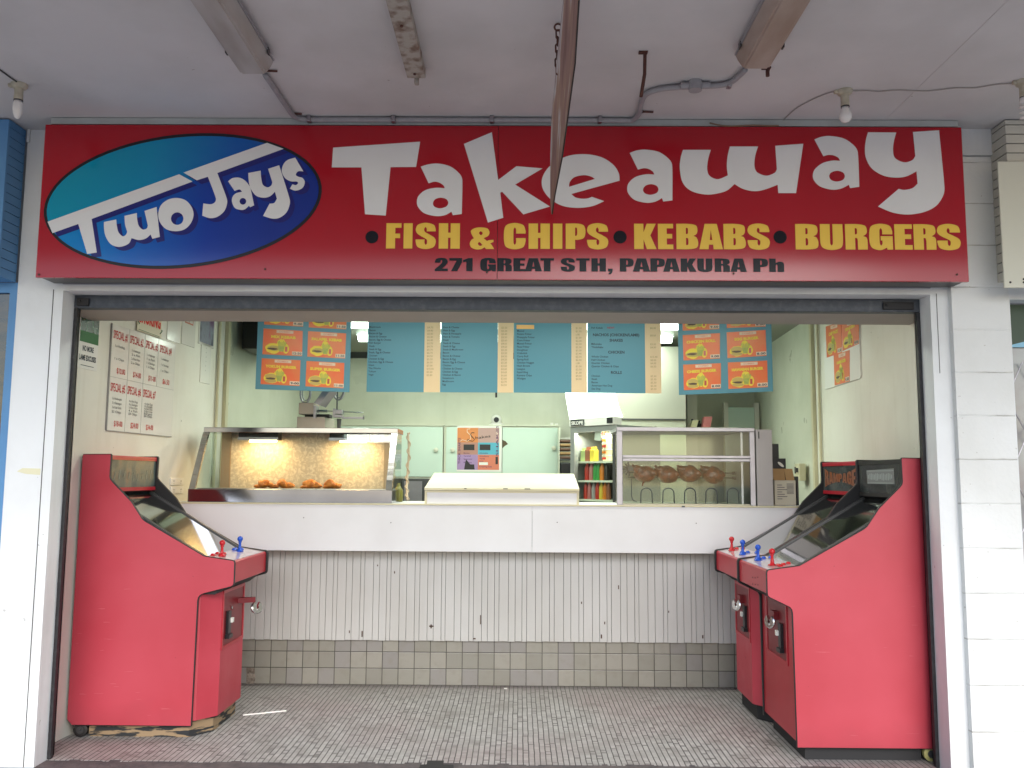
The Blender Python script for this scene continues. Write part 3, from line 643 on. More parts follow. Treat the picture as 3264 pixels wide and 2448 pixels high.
# upper and lower halves of the oval, split along the white stripe
pA, pB = cD(88, 1150), cE(1415, 175)
def side(p): return (pB[0] - pA[0]) * (p[1] - pA[1]) - (pB[1] - pA[1]) * (p[0] - pA[0])
b = B(); b.face([S.p(u, v, .0035) for u, v in e2]); b.obj('upper_field', M_LOGO, lg, normals=False)
low = [p for p in e2 if side(p) <= 0]
k0 = max(range(len(low)), key=lambda i: (Vector(low[i]) - Vector(low[i - 1])).length); low = low[k0:] + low[:k0]
b = B(); b.face([S.p(u, v, .0045) for u, v in low]); b.obj('lower_field', M_LOGO2, lg, normals=False)
for dx, dy, d, m, nm in ((15, 12, .0055, M_NAVY, 'letter_shadow'), (0, 0, .0065, M_SIGNW, 'lettering')):
    b = B()
    for fn, loops in LG:
        if dx:
            g0 = crop(130 + dx, 420 + dy, 3.77) if fn is cD else crop(530 + dx, 420 + dy, 3.77)
        else: g0 = fn
        b.add(fill([path(p) for p in loops]), lambda x, y: S.p(*g0(x, y), d))
    if dx:   # keep the printed shadow inside the oval
        n = len(e2); cen = Vector(S.p(*S.uv(583, 641), d))
        for i in range(n):
            p, q = Vector(S.p(*e2[i], d)), Vector(S.p(*e2[(i + 1) % n], d)); nn = (q - p).cross(Vector((0, 1, 0)))
            if nn.dot(p - cen) < 0: nn = -nn
            bmesh.ops.bisect_plane(b.bm, geom=b.bm.verts[:] + b.bm.edges[:] + b.bm.faces[:], plane_co=p, plane_no=nn, clear_outer=True)
    b.obj(nm, m, lg, normals=False)

# ------------------------------------------------------------------ canopy fittings
def tube_light(name, x0, x1, y0, y1, m, lab, worn=False):
    t = thing(name, lab, 'light fitting', ((x0 + x1) / 2, (y0 + y1) / 2, ZC))
    b = B(); b.box(x0 + .012, x1 - .012, y0 + .01, y1 - .01, ZC - .035, ZC, .004); b.obj('base', M_CONDUIT, t)
    xm = (x0 + x1) / 2; hw = (x1 - x0) / 2
    prof = [(-hw, .0), (-hw + .004, -.02), (-hw * .62, -.07), (hw * .62, -.07), (hw - .004, -.02), (hw, .0)]
    b = B(); b.prism([(p, ZC - .03 + q) for p, q in prof], lambda p, q, a: (xm + p, a, q), y0, y1)
    bmesh.ops.bevel(b.bm, geom=b.bm.edges[:], offset=.008, segments=2, affect='EDGES'); b.obj('diffuser', m, t, True)
    b = B(); b.box(x0 - .004, x1 + .004, y0 + .005, y1 - .005, ZC - .034, ZC - .026); b.obj('rim', M_CONDUIT, t)
    for s in (x0 - .008, x1):
        for yy in (y1 - .12, y1 - .7): b = B(); b.box(s, s + .008, yy, yy + .03, ZC - .05, ZC - .02, .002); b.obj('clip', M_DGREY, t)
    return t
fe = atz(805, 232, ZC - .10); tube_light('fluorescent_fitting', fe[0] - .095, fe[0] + .095, 2.75, fe[1] + .02, M_DIFF, 'grimy fluorescent ceiling fitting at the left, feeding the grey conduit')
fe = atz(2412, 215, ZC - .10); tube_light('fluorescent_fitting', fe[0] - .095, fe[0] + .095, 2.7, fe[1] + .02, mat('brown_diffuser', (.44, .37, .33), .4, col2=(.28, .21, .16), scale=8, amt=.8, stretch=(1, .3, 1)), 'browned fluorescent ceiling fitting at the right, beside the junction box')
p0 = atz(1308, 250, ZC - .05); p1 = atz(1348, 255, ZC - .05); bx0, bx1 = p0[0], p1[0]; by = p0[1]
t = thing('bare_batten', 'rusted bare ceiling batten with an empty lamp holder', 'light fitting', (bx0, by, ZC))
M_BATT = mat('flaking_batten', (.38, .35, .31), .7, col2=(.14, .08, .05), scale=16, amt=.8, bump=.4, bscale=60, lo=.45, hi=.62)
b = B(); b.box(bx0 - .015, bx1 + .015, 2.7, by, ZC - .05, ZC, .003); b.obj('channel', M_BATT, t)
b = B(); b.box((bx0 + bx1) / 2 - .011, (bx0 + bx1) / 2 + .011, by, by + .03, ZC - .075, ZC - .03, .005); b.cyl(((bx0 + bx1) / 2, by + .03, ZC - .06), ((bx0 + bx1) / 2, by + .034, ZC - .06), .008); b.obj('lamp_holder', M_BATT, t)
b = B()
for px, py in ((1280, 82), (1322, 235)): c = atz(px, py, ZC - .051); b.cyl((c[0], c[1], ZC - .056), (c[0], c[1], ZC - .049), .007, seg=8)
b.obj('screw', M_RUST, t)
# conduit run
cp = [(845, 238), (880, 290), (915, 342), (940, 372), (985, 387), (1100, 389), (1240, 390), (1400, 391), (1560, 392), (1750, 392), (1880, 391), (1980, 390), (2015, 383), (2037, 362), (2044, 330), (2060, 300), (2110, 283), (2200, 276), (2290, 272), (2330, 262), (2360, 238), (2375, 222)]
def smooth_path(P, n=4):
    P = [Vector(p) for p in P]; out = []
    for i in range(len(P) - 1):
        a, b_, c, d = P[max(i - 1, 0)], P[i], P[i + 1], P[min(i + 2, len(P) - 1)]
        for k in range(n):
            s = k / n; out.append(.5 * ((2 * b_) + (c - a) * s + (2 * a - 5 * b_ + 4 * c - d) * s * s + (3 * b_ - a - 3 * c + d) * s**3))
    return out + [P[-1]]
ZK = ZC - .018
t = thing('conduit_run', 'grey electrical conduit clipped along the top of the sign', 'conduit', (0, 4.6, ZC))
def cpt(x, y): c = atz(x, y, ZK); return (c[0] * min(1, (YS - .017) / c[1]), min(c[1], YS - .017))
b = B(); b.tube(smooth_path([(*cpt(x, y), ZK) for x, y in cp]), .0145, 10); b.obj('pipe', M_CONDUIT, t, 'all')
for px, py in ((986, 388), (1255, 390), (1568, 392), (1912, 391), (2323, 270)):
    c = cpt(px, py); b = B(); b.box(c[0] - .012, c[0] + .012, c[1] - .026, c[1] + .015, ZK - .019, ZC - .001, .004); b.obj('clip', M_ALU, t)
c = atz(2216, 277, ZC - .03); b = B(); b.cyl((c[0], c[1], ZC - .05), (c[0], c[1], ZC), .034, .036, 24); b.cyl((c[0] - .075, c[1] + .004, ZC - .022), (c[0] + .075, c[1] - .002, ZC - .022), .018, seg=12); b.obj('junction_box', M_CONDUIT, t, True)
# rusty rods and studs
for (pa, pb, r, lab, nm) in (((2056, 165), (2043, 308), .0085, 'long rusty rod hanging from the canopy left of the junction box', 'iron_rod'), ((2448, 215), (2447, 243), .010, 'short rusty stub under the end of the right light fitting', 'iron_rod')):
    top = atz(*pa, ZC); zz = at(*pb, top[1])[1]
    b = B(); b.tube([(top[0], top[1], ZC), (top[0] - .003, top[1], (ZC + zz) / 2), (at(*pb, top[1])[0], top[1], zz)], r, 8); b.box(top[0] - .03, top[0] + .012, top[1] - .012, top[1] + .012, ZC - .008, ZC)
    tag(b.obj(nm, M_RUST, smooth=True), lab, 'iron rod')
for (px, py, lab) in ((865, 221, 'thin rusty spike beside the left light fitting'), (945, 358, 'rusty hook beside the bend of the conduit'), (2065, 352, 'small grey spike below the long rusty rod')):
    c = atz(px, py, ZC); b = B(); b.cyl((c[0] - .03, c[1], ZC - .008), (c[0] + .03, c[1], ZC - .01), .0055, seg=8); b.cyl((c[0] - .03, c[1], ZC), (c[0] - .03, c[1], ZC - .014), .006, seg=8)
    tag(b.obj('ceiling_spike', M_RUST, smooth=True), lab, 'spike')
# lamp holders with bulbs, wire
def holder(px, py, bulb, lab):
    c = atz(px, py, ZC); t = thing('bulb_fitting', lab, 'light bulb', (c[0], c[1], ZC), 'bulb holders under the canopy')
    b = B(); b.lathe((c[0], c[1], ZC), [(.04, 0), (.04, -.012), (.034, -.022), (.022, -.026), (.021, -.05), (.0225, -.085), (.0215, -.09)], 20); b.box(c[0] - .055, c[0] - .03, c[1] - .012, c[1] + .012, ZC - .018, ZC, .004); b.obj('lamp_holder', M_HOLD, t, True)
    b = B(); b.lathe((c[0], c[1], ZC), [(.0222, -.086), (.0222, -.092)], 20); b.obj('collar', M_DGREY, t, True)
    b = B()
    if bulb == 'candle': b.lathe((c[0], c[1], ZC - .09), [(.019, 0), (.024, -.02), (.0245, -.05), (.020, -.075), (.012, -.093), (.002, -.10)], 20)
    elif bulb == 'globe': b.lathe((c[0], c[1], ZC - .09), [(.017, 0), (.019, -.012), (.029, -.034), (.0325, -.05), (.030, -.066), (.019, -.08), (.002, -.085)], 20)
    else:
        b.lathe((c[0], c[1], ZC - .09), [(.022, 0), (.026, -.03), (.022, -.035)], 20)
        b.tube([(c[0] + .022 * math.cos(a * 1.0), c[1] + .022 * math.sin(a * 1.0), ZC - .125 - .0045 * a) for a in [i * .35 for i in range(52)]], .006, 8)
    b.obj('bulb', M_BULB, t, 'all'); return c
h1 = holder(62, 268, 'candle', 'white candle shaped bulb in a dirty holder, far left under the canopy')
h2 = holder(2692, 288, 'globe', 'round frosted bulb in an aged holder above the word BURGERS')
h3 = holder(3262, 258, 'spiral', 'spiral energy saving bulb at the right edge under the canopy')
M_WIRE = mat('dirty_wire', (.36, .33, .31), .6); ZW = ZC - .005
def wire(pts, lab, m=M_WIRE, r=.003, z=ZW):
    b = B(); b.tube(smooth_path([(*atz(x, y, z), z) for x, y in pts]), r, 6); return tag(b.obj('cable', m, smooth='all'), lab, 'cable')
wire([(2478, 402), (2500, 380), (2535, 348), (2580, 322), (2630, 300), (2662, 291)], 'thin wire curving from the sign up to the round frosted bulb')
wire([(2712, 290), (2765, 289), (2800, 292), (2860, 288), (2960, 290), (3040, 281), (3110, 280), (3170, 270), (3240, 265)], 'thin wire running from the round bulb to the spiral bulb')
wire([(-60, 178), (0, 223), (30, 245), (55, 262)], 'dark wire coming in to the candle shaped bulb', M_DGREY, .004)
b = B(); yy = YS - .004; P = [(2262, 392), (2300, 400), (2340, 402), (2400, 399), (2450, 401), (2482, 400)]
b.tube(smooth_path([(at(x, y, yy)[0], yy, at(x, y, yy)[1]) for x, y in P]), .004, 6); tag(b.obj('cable', mat('brown_cable', (.20, .13, .08), .6), smooth='all'), 'short brown cable lying along the top edge of the sign', 'cable')
# hanging board seen edge on
t = thing('hanging_board', 'weathered board hanging edge on in front of the sign', 'hanging sign', (.16, 4.0, 3.2))
def slope(px, py):      # the board slopes from the canopy down towards the sign
    r = ray(px, py); k = (3.03 + .36 * 4.66 - EYE) / (r.z + .36 * r.y); return Vector((r.x * k, r.y * k, EYE + r.z * k))
Lp = [slope(*p) for p in ((1803, -60), (1775, 200), (1758, 380), (1754, 500), (1754, 640), (1757, 682))]
Rp = [slope(*p) for p in ((1848, -60), (1832, 200), (1808, 380), (1791, 500), (1768, 620), (1759, 682))]
upv = Vector((0, .34, .94)) * .022
b = B(); n = len(Lp)
Lv = [(b.bm.verts.new(p), b.bm.verts.new(p + upv)) for p in Lp]; Rv = [(b.bm.verts.new(p), b.bm.verts.new(p + upv)) for p in Rp]
for i in range(n - 1):
    b.bm.faces.new([Lv[i][0], Lv[i + 1][0], Rv[i + 1][0], Rv[i][0]]); b.bm.faces.new([Lv[i][1], Rv[i][1], Rv[i + 1][1], Lv[i + 1][1]])
    b.bm.faces.new([Lv[i][0], Lv[i][1], Lv[i + 1][1], Lv[i + 1][0]]); b.bm.faces.new([Rv[i][0], Rv[i + 1][0], Rv[i + 1][1], Rv[i][1]])
b.bm.faces.new([Lv[0][0], Rv[0][0], Rv[0][1], Lv[0][1]]); b.bm.faces.new([Lv[-1][0], Lv[-1][1], Rv[-1][1], Rv[-1][0]])
b.obj('board', M_WOOD, t)
b = B(); b.tube([p + Vector((.002, 0, -.001)) for p in Rp], .0035, 6); b.obj('edging', M_BLACKE, t)
cx0, cy0 = atz(1779, 72, ZC)
t2 = thing('chain', 'rusty chain holding up the hanging board', 'chain', (cx0, cy0, ZC))
zbot = at(1776, 232, cy0)[1]
def link(c, L, r, turn, tr=.0028):
    pts = []
    for i in range(16):
        a = 2 * math.pi * i / 16; x, z = r * math.cos(a), r * math.sin(a) + (L / 2 - r) * (1 if math.sin(a) > 0 else -1)
        pts.append(Vector(c) + Vector((x * math.cos(turn), x * math.sin(turn), z)))
    return pts
b = B(); b.tube(link((cx0, cy0, ZC - .022), .032, .016, 0), .0045, 6, True); b.obj('hook_ring', M_RUST, t2, 'all')
nl = 6; Lk = (ZC - .035 - zbot) / nl
for i in range(nl):
    b = B(); b.tube(link((cx0 - .001 * i, cy0, ZC - .038 - Lk * (i + .5)), Lk * 1.28, .009, (i % 2) * 1.2), .0038, 6, True); b.obj('link', M_RUST, t2, 'all')
# ------------------------------------------------------------------ neighbours
xf = at(84, 410, YF)[0]; r_ = ray(34, 380); yn = xf * r_.y / r_.x
zbk = at(57, 900, YF)[1]
t = thing('neighbour_shop', 'blue painted shopfront next door at the left edge', 'shopfront', (xf - .5, YF, 0))
b = B(); z = zbk; step = .0545
while z < ZC - .03:
    z2 = min(z + step, ZC - .002); b.hexa([(x, y, zz) for x, dx in ((xf - 3, 0), (xf, 1)) for y in (yn, YF - .001) for zz in (z, z2 - .004)]); b.mi = 1; b.box(xf - 2.9, xf - .006, yn + .01, YF - .001, z2 - .004, z2); b.mi = 0; z = z2
b.obj('bulkhead', [M_BLUEP, flat('dark_groove', (.01, .02, .04))], t)
b = B(); b.box(xf - .11, xf + .003, yn - .02, yn, zbk, ZC - .01, .004); b.box(xf - 2.9, xf - .115, yn - .018, yn, ZC - .06, ZC - .01); b.obj('corner_board', M_BLUEP, t)
b = B(); b.box(xf - 2.8, xf - .12, yn - .03, yn - .019, zbk + .25, ZC - .08, .02); b.obj('sign_board', mat('neighbour_sign', (.55, .53, .46), .5), t)
xw = at(25, 1000, YF)[0]; xe = xl0 - .002
b = B(); b.box(xw, xe, YF + .005, YF + .08, -.02, zbk - .001); b.box(-6.2, xw, YF + .005, YF + .08, zbk - .06, zbk - .001); b.box(-6.2, xw, YF + .005, YF + .08, -.02, .45); b.obj('frame', M_BLUEP, t)
M_SHOPGL = mat('shop_window', (.02, .022, .025), .05, spec=1, col2=(.09, .06, .03), scale=7, amt=.9, stretch=(1, 1, 3))
b = B(); b.box(-6.2, xw - .001, YF + .03, YF + .04, .451, zbk - .061); b.obj('window', M_SHOPGL, t)
b = B(); b.box(-9, -6.2, YF, YF + .2, -.02, ZC); b.obj('wall', M_WHITE, t)
# right neighbour
xf2 = at(3157, 414, YF - .05)[0]; r_ = ray(3203, 382); yn2 = xf2 * r_.y / r_.x
zbk2 = at(3165, 900, YF - .05)[1]
t = thing('neighbour_shop', 'cream slatted shopfront with diamond window grille at the right edge', 'shopfront', (xf2 + .5, YF, 0))
M_SLAT = mat('cream_slats', (.60, .58, .50), .6, col2=(.5, .48, .42), scale=4, amt=.5)
b = B(); z = zbk2; step = .0545
while z < ZC - .02:
    z2 = min(z + step, ZC - .002); b.mi = 0; b.box(xf2, xf2 + 3, yn2, YF - .041, z, z2 - .006); b.mi = 1; b.box(xf2 + .008, xf2 + 2.9, yn2 + .01, YF - .042, z2 - .006, z2); z = z2
b.obj('bulkhead', [M_SLAT, flat('dark_gap', (.03, .025, .02))], t)
yp = yn2 - .015; pu, pv1 = at(3180, 514, yp); pv0 = at(3198, 917, yp)[1]
b = B(); b.box(pu, pu + 2.6, yp, yn2 - .002, pv0, pv1, .004); sb = b.obj('sign_board', mat('cream_panel', (.66, .66, .56), .45), t)
b = B(); FN = FRONT(yp)
for px, py in ((3220, 900), (3263, 890), (3263, 900)): c = FN.p(*FN.uv(px, py), 0); b.cyl(c, c + Vector((0, -.003, 0)), .006, seg=10)
b.obj('bolt', M_BLACKM, sb)
xw2 = at(3203, 1000, YF)[0]; zt2 = at(3220, 957, YF)[1]
b = B(); b.box(xr1 + .001, xw2 + .02, YF - .02, YF + .08, -.02, zbk2 - .001); b.box(xw2 + .02, 8.5, YF - .02, YF + .08, zt2, zbk2 - .001); b.box(xw2 + .02, 8.5, YF, YF + .08, -.02, .3); b.obj('frame', M_WHITE, t)
gx = xw2 + .02
b = B(); b.box(gx, 8.5, YF + .10, YF + .11, .3, zt2); b.obj('window', mat('pale_interior', (.35, .40, .40), .2, spec=.8, col2=(.22, .17, .19), scale=3, amt=.7), t)
zg = at(3230, 1100, YF)[1]
b = B(); b.box(gx + .004, 8.5, YF + .085, YF + .097, zg, zt2 - .01); b.obj('banner', flat('dark_green_banner', (.012, .045, .02), .4), t)
b = B(); b.prism([(gx + .004, zg), (gx + .004, zt2 - .05), (gx + .02, zt2 - .05), (gx + .022, zg + .006), (gx + .4, zg + .10), (gx + .4, zg)], lambda p, q, a: (p, a, q), YF + .080, YF + .084); b.obj('banner_border', flat('sky_blue_print', (.22, .50, .68), .4), t)
b = B(); gw, gh = .105, .215
zlow = .35; ztop = zg - .09
for i in range(-6, 12):
    for s in (1, -1):
        p0 = Vector((gx + i * gw * 2, YF + .06, zlow)); k = (ztop - zlow) / gh; p1 = p0 + Vector((s * gw * k, 0, ztop - zlow))
        a0, a1 = 0, 1
        if p1.x != p0.x:
            lim = sorted(((gx - p0.x) / (p1.x - p0.x), (gx + 1.0 - p0.x) / (p1.x - p0.x))); a0, a1 = max(0, lim[0]), min(1, lim[1])
        if a1 - a0 > .02: b.cyl(p0.lerp(p1, a0), p0.lerp(p1, a1), .004, seg=6)
b.obj('grille', M_ALU, t)
b = B(); b.box(8.5, 9, YF, YF + .2, -.02, ZC); b.obj('wall', M_WHITE, t)

# ------------------------------------------------------------------ counter
YA, YBd, YT = 6.64, 6.84, 6.88
xcl, xcr = wl(6.7) + .01, wr(6.7) - .01
za0, za1 = at(1500, 1759, YA)[1], at(1500, 1607, YA)[1]
t = thing('counter', 'long white serving counter with grooved boards over grey tiles', 'counter', (0, YT, 0))
b = B(); b.box(xcl, xcr, YT, YT + .1, 0, .40); b.obj('tiled_base', M_WTILE, t)
zbd = at(1500, 2044, YBd)[1]
b = B(); x = xcl; rnd = random.Random(11); k = 0
while x < xcr:
    wd = (.034, .066, .05, .058)[k % 4] * rnd.uniform(.9, 1.12); k += 1
    x2 = min(x + wd, xcr); o_ = rnd.uniform(0, .0025)
    b.box(x + .0012, x2 - .0012, YBd + o_, YT - .002, zbd + rnd.uniform(-.002, .002), za0 + .02, .0022); x = x2
b.mi = 1; b.box(xcl, xcr, YBd + .012, YT - .003, zbd + .004, za0)
b.mi = 2
for px, py, wd, hh in ((1152, 2030, 4, 18), (1368, 1998, 14, 4), (1372, 2003, 4, 12), (1530, 1990, 3, 28), (1926, 1990, 3, 8), (1915, 2035, 4, 12), (1256, 1828, 3, 7), (1970, 1878, 3, 12), (1852, 1925, 3, 7), (1202, 1805, 3, 5), (2130, 1700 + 274 / 1.229 + 30, 3, 6), (2238, 2035, 4, 10), (1112, 2018, 3, 8), (1508, 2038, 8, 4)):
    F_ = FRONT(YBd - .0006); u, v = F_.uv(px, py); b.fbox(F_, u, u + wd * YBd / FPX, v, v + hh * YBd / FPX, 0, .0012)
M_BOARD = mat('painted_boards', (.58, .58, .565), .5, col2=(.48, .47, .44), scale=2.5, amt=.55, stretch=(1, 1, .5), bump=.06)
b.obj('grooved_boards', [M_BOARD, M_BLACKM, mat('chip_mark', (.09, .05, .035), .8)], t)
b = B(); xs_ = at(1696, 1680, YA)[0]; zt = za1 - .012
b.box(xcl, xs_ - .001, YA, YA + .02, za0, zt, .0015); b.box(xs_ + .001, xcr, YA, YA + .02, za0, zt, .0015); b.mi = 1
for px, py in ((1246, 1666), (1776, 1665), (2219, 1668), (968, 1650)): c = at(px, py, YA); b.cyl((c[0], YA, c[1]), (c[0], YA - .002, c[1]), .004, seg=8)
b.obj('apron', [M_LAM, M_DGREY], t)
b = B(); b.box(xcl, xcr, YA + .021, 7.36, za1 - .05, za1, .002); b.obj('worktop', M_LAM, t)
b = B(); b.box(xcl, xcr, YA - .004, YA + .02, zt + .001, za1 + .001, .001); b.obj('edge_strip', M_LIDC, t)
b = B(); b.box(xcl, xcr, 7.0, 7.1, 0, za1 - .051); b.obj('back_panel', M_DGREY, t)
b = B(); c = at(2178, 1608, YA - .005); b.box(c[0] - .012, c[0] + .012, YA - .008, YA - .004, zt, za1 - .001); b.obj('chipped_joint', M_DGREY, t)
# broken tile corner
hx = [at(*p, YT) for p in ((786, 2128), (811, 2128), (813, 2150), (814, 2166), (808, 2180), (786, 2182))]
b = B(); b.prism(hx, lambda p, q, a: (p, a, q), YT - .004, YT - .001)
tag(b.obj('broken_tile', mat('crumbled_mortar', (.13, .10, .08), .9, col2=(.38, .33, .27), scale=30, amt=.9, bump=1, bscale=60)), 'broken tile with crumbled mortar at the left foot of the counter', 'tile')
# till box with sloping lid
t = thing('till_box', 'white box with a cream sloping lid in the middle of the counter', 'box', (0, 6.7, za1))
y0, y1 = YA + .012, 7.26
xa, zf = at(1355, 1555, y0); xb = at(1845, 1555, y0)[0]; xc_, zk = at(1384, 1507, y1); xd = at(1829, 1507, y1)[0]
b = B(); b.box(xa, xb, y0, y1, za1 + .001, zf - .02, .002); b.obj('body', M_LAM, t)
b = B(); b.box(xa - .002, xa + .016, y0 - .003, y0, za1 + .001, zf - .02); b.box(xb - .016, xb + .002, y0 - .003, y0, za1 + .001, zf - .02); b.box(xa + .016, xb - .016, y0 - .003, y0, zf - .034, zf - .02); b.obj('edge_trim', M_LIDC, t)
b = B(); b.hexa([(xa - .004, y0 - .012, zf - .018), (xa - .004, y0 - .012, zf), (xc_, y1, zk - .02), (xc_, y1, zk), (xb + .004, y0 - .012, zf - .018), (xb + .004, y0 - .012, zf), (xd, y1, zk - .02), (xd, y1, zk)], .0015)
b.hexa([(xa, y0 - .001, zf - .0185), (xa, y0 - .001, zf - .019), (xc_, y1, zf - .0185), (xc_, y1, zk - .021), (xb, y0 - .001, zf - .0185), (xb, y0 - .001, zf - .019), (xd, y1, zf - .0185), (xd, y1, zk - .021)])
b.obj('lid', M_LIDC, t)
b = B()
for px, wd in ((1604, 14), (1480, 7), (1672, 18)):
    c = at(px, 1549, y0 - .013); b.box(c[0], c[0] + wd / 410, y0 - .0135, y0 - .01, zf - .006, zf + .0008)
b.obj('chips', M_DGREY, t)

# ------------------------------------------------------------------ glass food warmer (left)
xw0 = at(598, 1580, 6.68)[0]; xw1 = at(1249, 1580, 6.68)[0]
yw0, ywt, yw1 = 6.68, 6.93, 7.25
zb1 = at(900, 1560, yw0)[1]; zt0 = at(900, 1379, ywt)[1]; zt1 = at(900, 1363, ywt)[1]
t = thing('food_warmer', 'stainless glass food warmer with glowing heat lamps on the counter', 'food warmer', (xw0, yw0, za1))
b = B(); b.box(xw0, xw1, yw0, yw1, za1 + .001, zb1, .003); b.obj('base', mat('polished_base', (.36, .38, .42), .12, 1, col2=(.26, .27, .30), scale=3, amt=.6), t)
xbk = at(717, 1551, yw1)[0]
def lean(b, xa, xb_, ya, yb_, za, zb_, dy):
    b.hexa([(x, y + (dyy if z else 0), (za, zb_)[z]) for x in (xa, xb_) for y, dyy in ((ya, dy), (yb_, dy)) for z in (0, 1)])
for xa in (xw0 + .004, xw1 - .05): b = B(); lean(b, xa, xa + .046, yw0 + .004, yw0 + .03, zb1, zt0, ywt - yw0); b.obj('front_post', M_STEEL, t)
M_BROWNP = mat('tarnished_post', (.33, .25, .17), .4, .5)
for xa in (xw0 + .06, xw1 - .15): b = B(); b.box(xa, xa + .075, yw1 - .03, yw1, zb1, zt0); b.obj('rear_post', M_BROWNP, t)
b = B(); b.box(xw0 + .01, xw1 + .0, ywt, yw1 + .01, zt0, zt1, .003); b.obj('top', MATS['polished_base'], t)
# polished top strip with coloured worn film
b = B(); b.box(xw0 + .135, xw1 - .15, yw1 - .01, yw1 - .004, zb1, zt0); b.obj('rear_panel', M_LACE, t)
b = B(); lean(b, xw0 + .05, xw1 - .05, yw0 + .012, yw0 + .016, zb1 + .001, zt0, ywt - yw0); b.obj('front_glass', M_CLEAR, t)
for xa in (xw0 + .006, xw1 - .01):
    b = B(); b.hexa([(x, y, z) for x in (xa, xa + .004) for y, z in ((yw0 + .03, zb1), (ywt + .02, zt0 - .001), (yw1 - .031, zb1), (yw1 - .031, zt0 - .001))]); b.obj('side_glass', M_CLEAR, t)
b = B(); b.box(xw0 + .05, xw1 - .05, yw0 + .06, yw1 - .04, zb1, zb1 + .006); b.obj('tray', M_STEEL, t)
LAMPC = (1, .60, .24)
for pa, pb in ((760, 886), (1050, 1174)):
    ya = 7.02; x0 = at(pa, 1385, ya)[0]; x1 = at(pb, 1385, ya)[0]; zz = at(800, 1401, ya)[1]
    b = B(); b.box(x0, x1, ya, ya + .12, zz, zt0 - .001, .003); h = b.obj('lamp_hood', M_BLACKM, t)
    b = B(); b.box(x0 - .002, x1 + .002, ya - .004, ya, zz - .004, zz + .018); b.obj('rim', M_ALU, h)
    b = B(); b.cyl((x0 + .08, ya + .04, zz - .010), (x1 - .02, ya + .04, zz - .010), .009, seg=10); b.obj('heat_lamp', mat('glowing_lamp', (1, .6, .3), .5, emit=(1, .62, .25), estr=14), h)
    li = bpy.data.lights.new('heat_lamp_light', 'AREA'); li.shape = 'RECTANGLE'; li.size = x1 - x0 - .06; li.size_y = .12; li.energy = 1.9; li.color = LAMPC
    lo_ = bpy.data.objects.new('heat_lamp_light', li); COL.objects.link(lo_); lo_.location = ((x0 + x1) / 2, ya + .07, zz - .022); lo_.rotation_euler = (rad(12), 0, 0)
b = B(); F_ = FRONT(yw1 - .0105); u, v = F_.uv(1213, 1394); b.fbox(F_, u - .022, u + .022, v - .03, v + .02, 0, .004, .002); b.mi = 1; b.cyl(F_.p(u, v - .002, .004), F_.p(u, v - .002, .012), .013, seg=16)
b.obj('dial', [M_ALU, M_DGREY], t)
# food on the tray
def fried(px, wpx, seed, lab):
    y = 6.86; cx_, cz = at(px, 1553, y); r = wpx / FPX * y / 2
    b = B(); zz = zb1 + .008; rnd = random.Random(seed)
    b.ball((cx_ - r * .25, y + .05, zz + .032), .036, (r / .036 * .62, 1.3, .95), 3, lump=.25, seed=seed)
    b.ball((cx_ + r * .45, y + .04, zz + .02), .024, (r / .024 * .5, 1.2, .9), 3, lump=.3, seed=seed + 1)
    b.ball((cx_ - r * .75, y + .03, zz + .012), .018, (r / .018 * .35, 1.2, .8), 2, lump=.3, seed=seed + 2)
    tag(b.obj('roast_chicken', M_FRIED, smooth='all'), lab, 'chicken', 'chicken pieces in the warmer')
fried(842, 62, 1, 'leftmost golden chicken piece in the lit warmer')
fried(901, 66, 2, 'second golden chicken piece from the left in the warmer')
fried(993, 66, 3, 'third golden chicken piece, the widest, right of the middle')
fried(1058, 62, 4, 'rightmost golden chicken piece in the lit warmer')
# twisted cable by the warmer
b = B(); P = [(xw1 + .045, 7.22, zt0 + .02), (xw1 + .055, 7.22, 1.8), (xw1 + .05, 7.2, 1.62), (xw1 + .06, 7.1, 1.5), (xw1 + .085, 6.95, za1 + .02)]
Q = smooth_path(P, 14); b.tube(Q, .009, 8); b.tube([q + Vector((.014 * math.cos(i * .7), 0, .0)) + Vector((0, .014 * math.sin(i * .7), 0)) for i, q in enumerate(Q)], .006, 8)
tag(b.obj('twisted_cable', mat('beige_flex', (.40, .33, .24), .7), smooth='all'), 'twisted beige power cable hanging at the right end of the food warmer', 'cable')
c = at(1265, 1575, 7.15); b = B(); b.lathe((c[0] + .02, 7.1, za1 + .001), [(.034, 0), (.038, .02), (.038, .09), (.026, .11), (.014, .13), (.014, .15)], 16)
tag(b.obj('oil_bottle', mat('yellow_green_oil', (.16, .16, .03), .3), smooth=True), 'yellow green oil bottle just right of the food warmer', 'bottle')

# ------------------------------------------------------------------ chicken rotisserie (right)
yr0, yr1 = 6.68, 7.22
rx0 = at(1966, 1500, yr0)[0]; rx1 = at(2408, 1500, yr0)[0]; rz1 = at(2100, 1362, yr0)[1]; zr0 = za1 + .001
t = thing('rotisserie', 'glass fronted chicken rotisserie cabinet on the right of the counter', 'rotisserie', (rx0, yr0, za1))
b = B(); b.box(rx0, rx1, yr0, yr0 + .03, rz1 - .03, rz1, .003); b.box(rx0, rx1, yr0 + .031, yr1, rz1 - .03, rz1 - .004); b.obj('top_rail', M_ALU, t)
for xa, wd in ((rx0, .045), (rx1 - .04, .04)): b = B(); b.box(xa, xa + wd, yr0 + .001, yr0 + .03, zr0, rz1 - .031, .003); b.obj('front_post', M_ALU, t)
zm0, zm1 = at(2100, 1470, yr0)[1], at(2100, 1451, yr0)[1]
b = B(); b.box(rx0 + .046, rx1 - .041, yr0 - .004, yr0 + .018, zm0, (zm0 + zm1) / 2 - .002, .002); b.box(rx0 + .046, rx1 - .041, yr0 - .004, yr0 + .018, (zm0 + zm1) / 2 + .002, zm1, .002); b.mi = 1
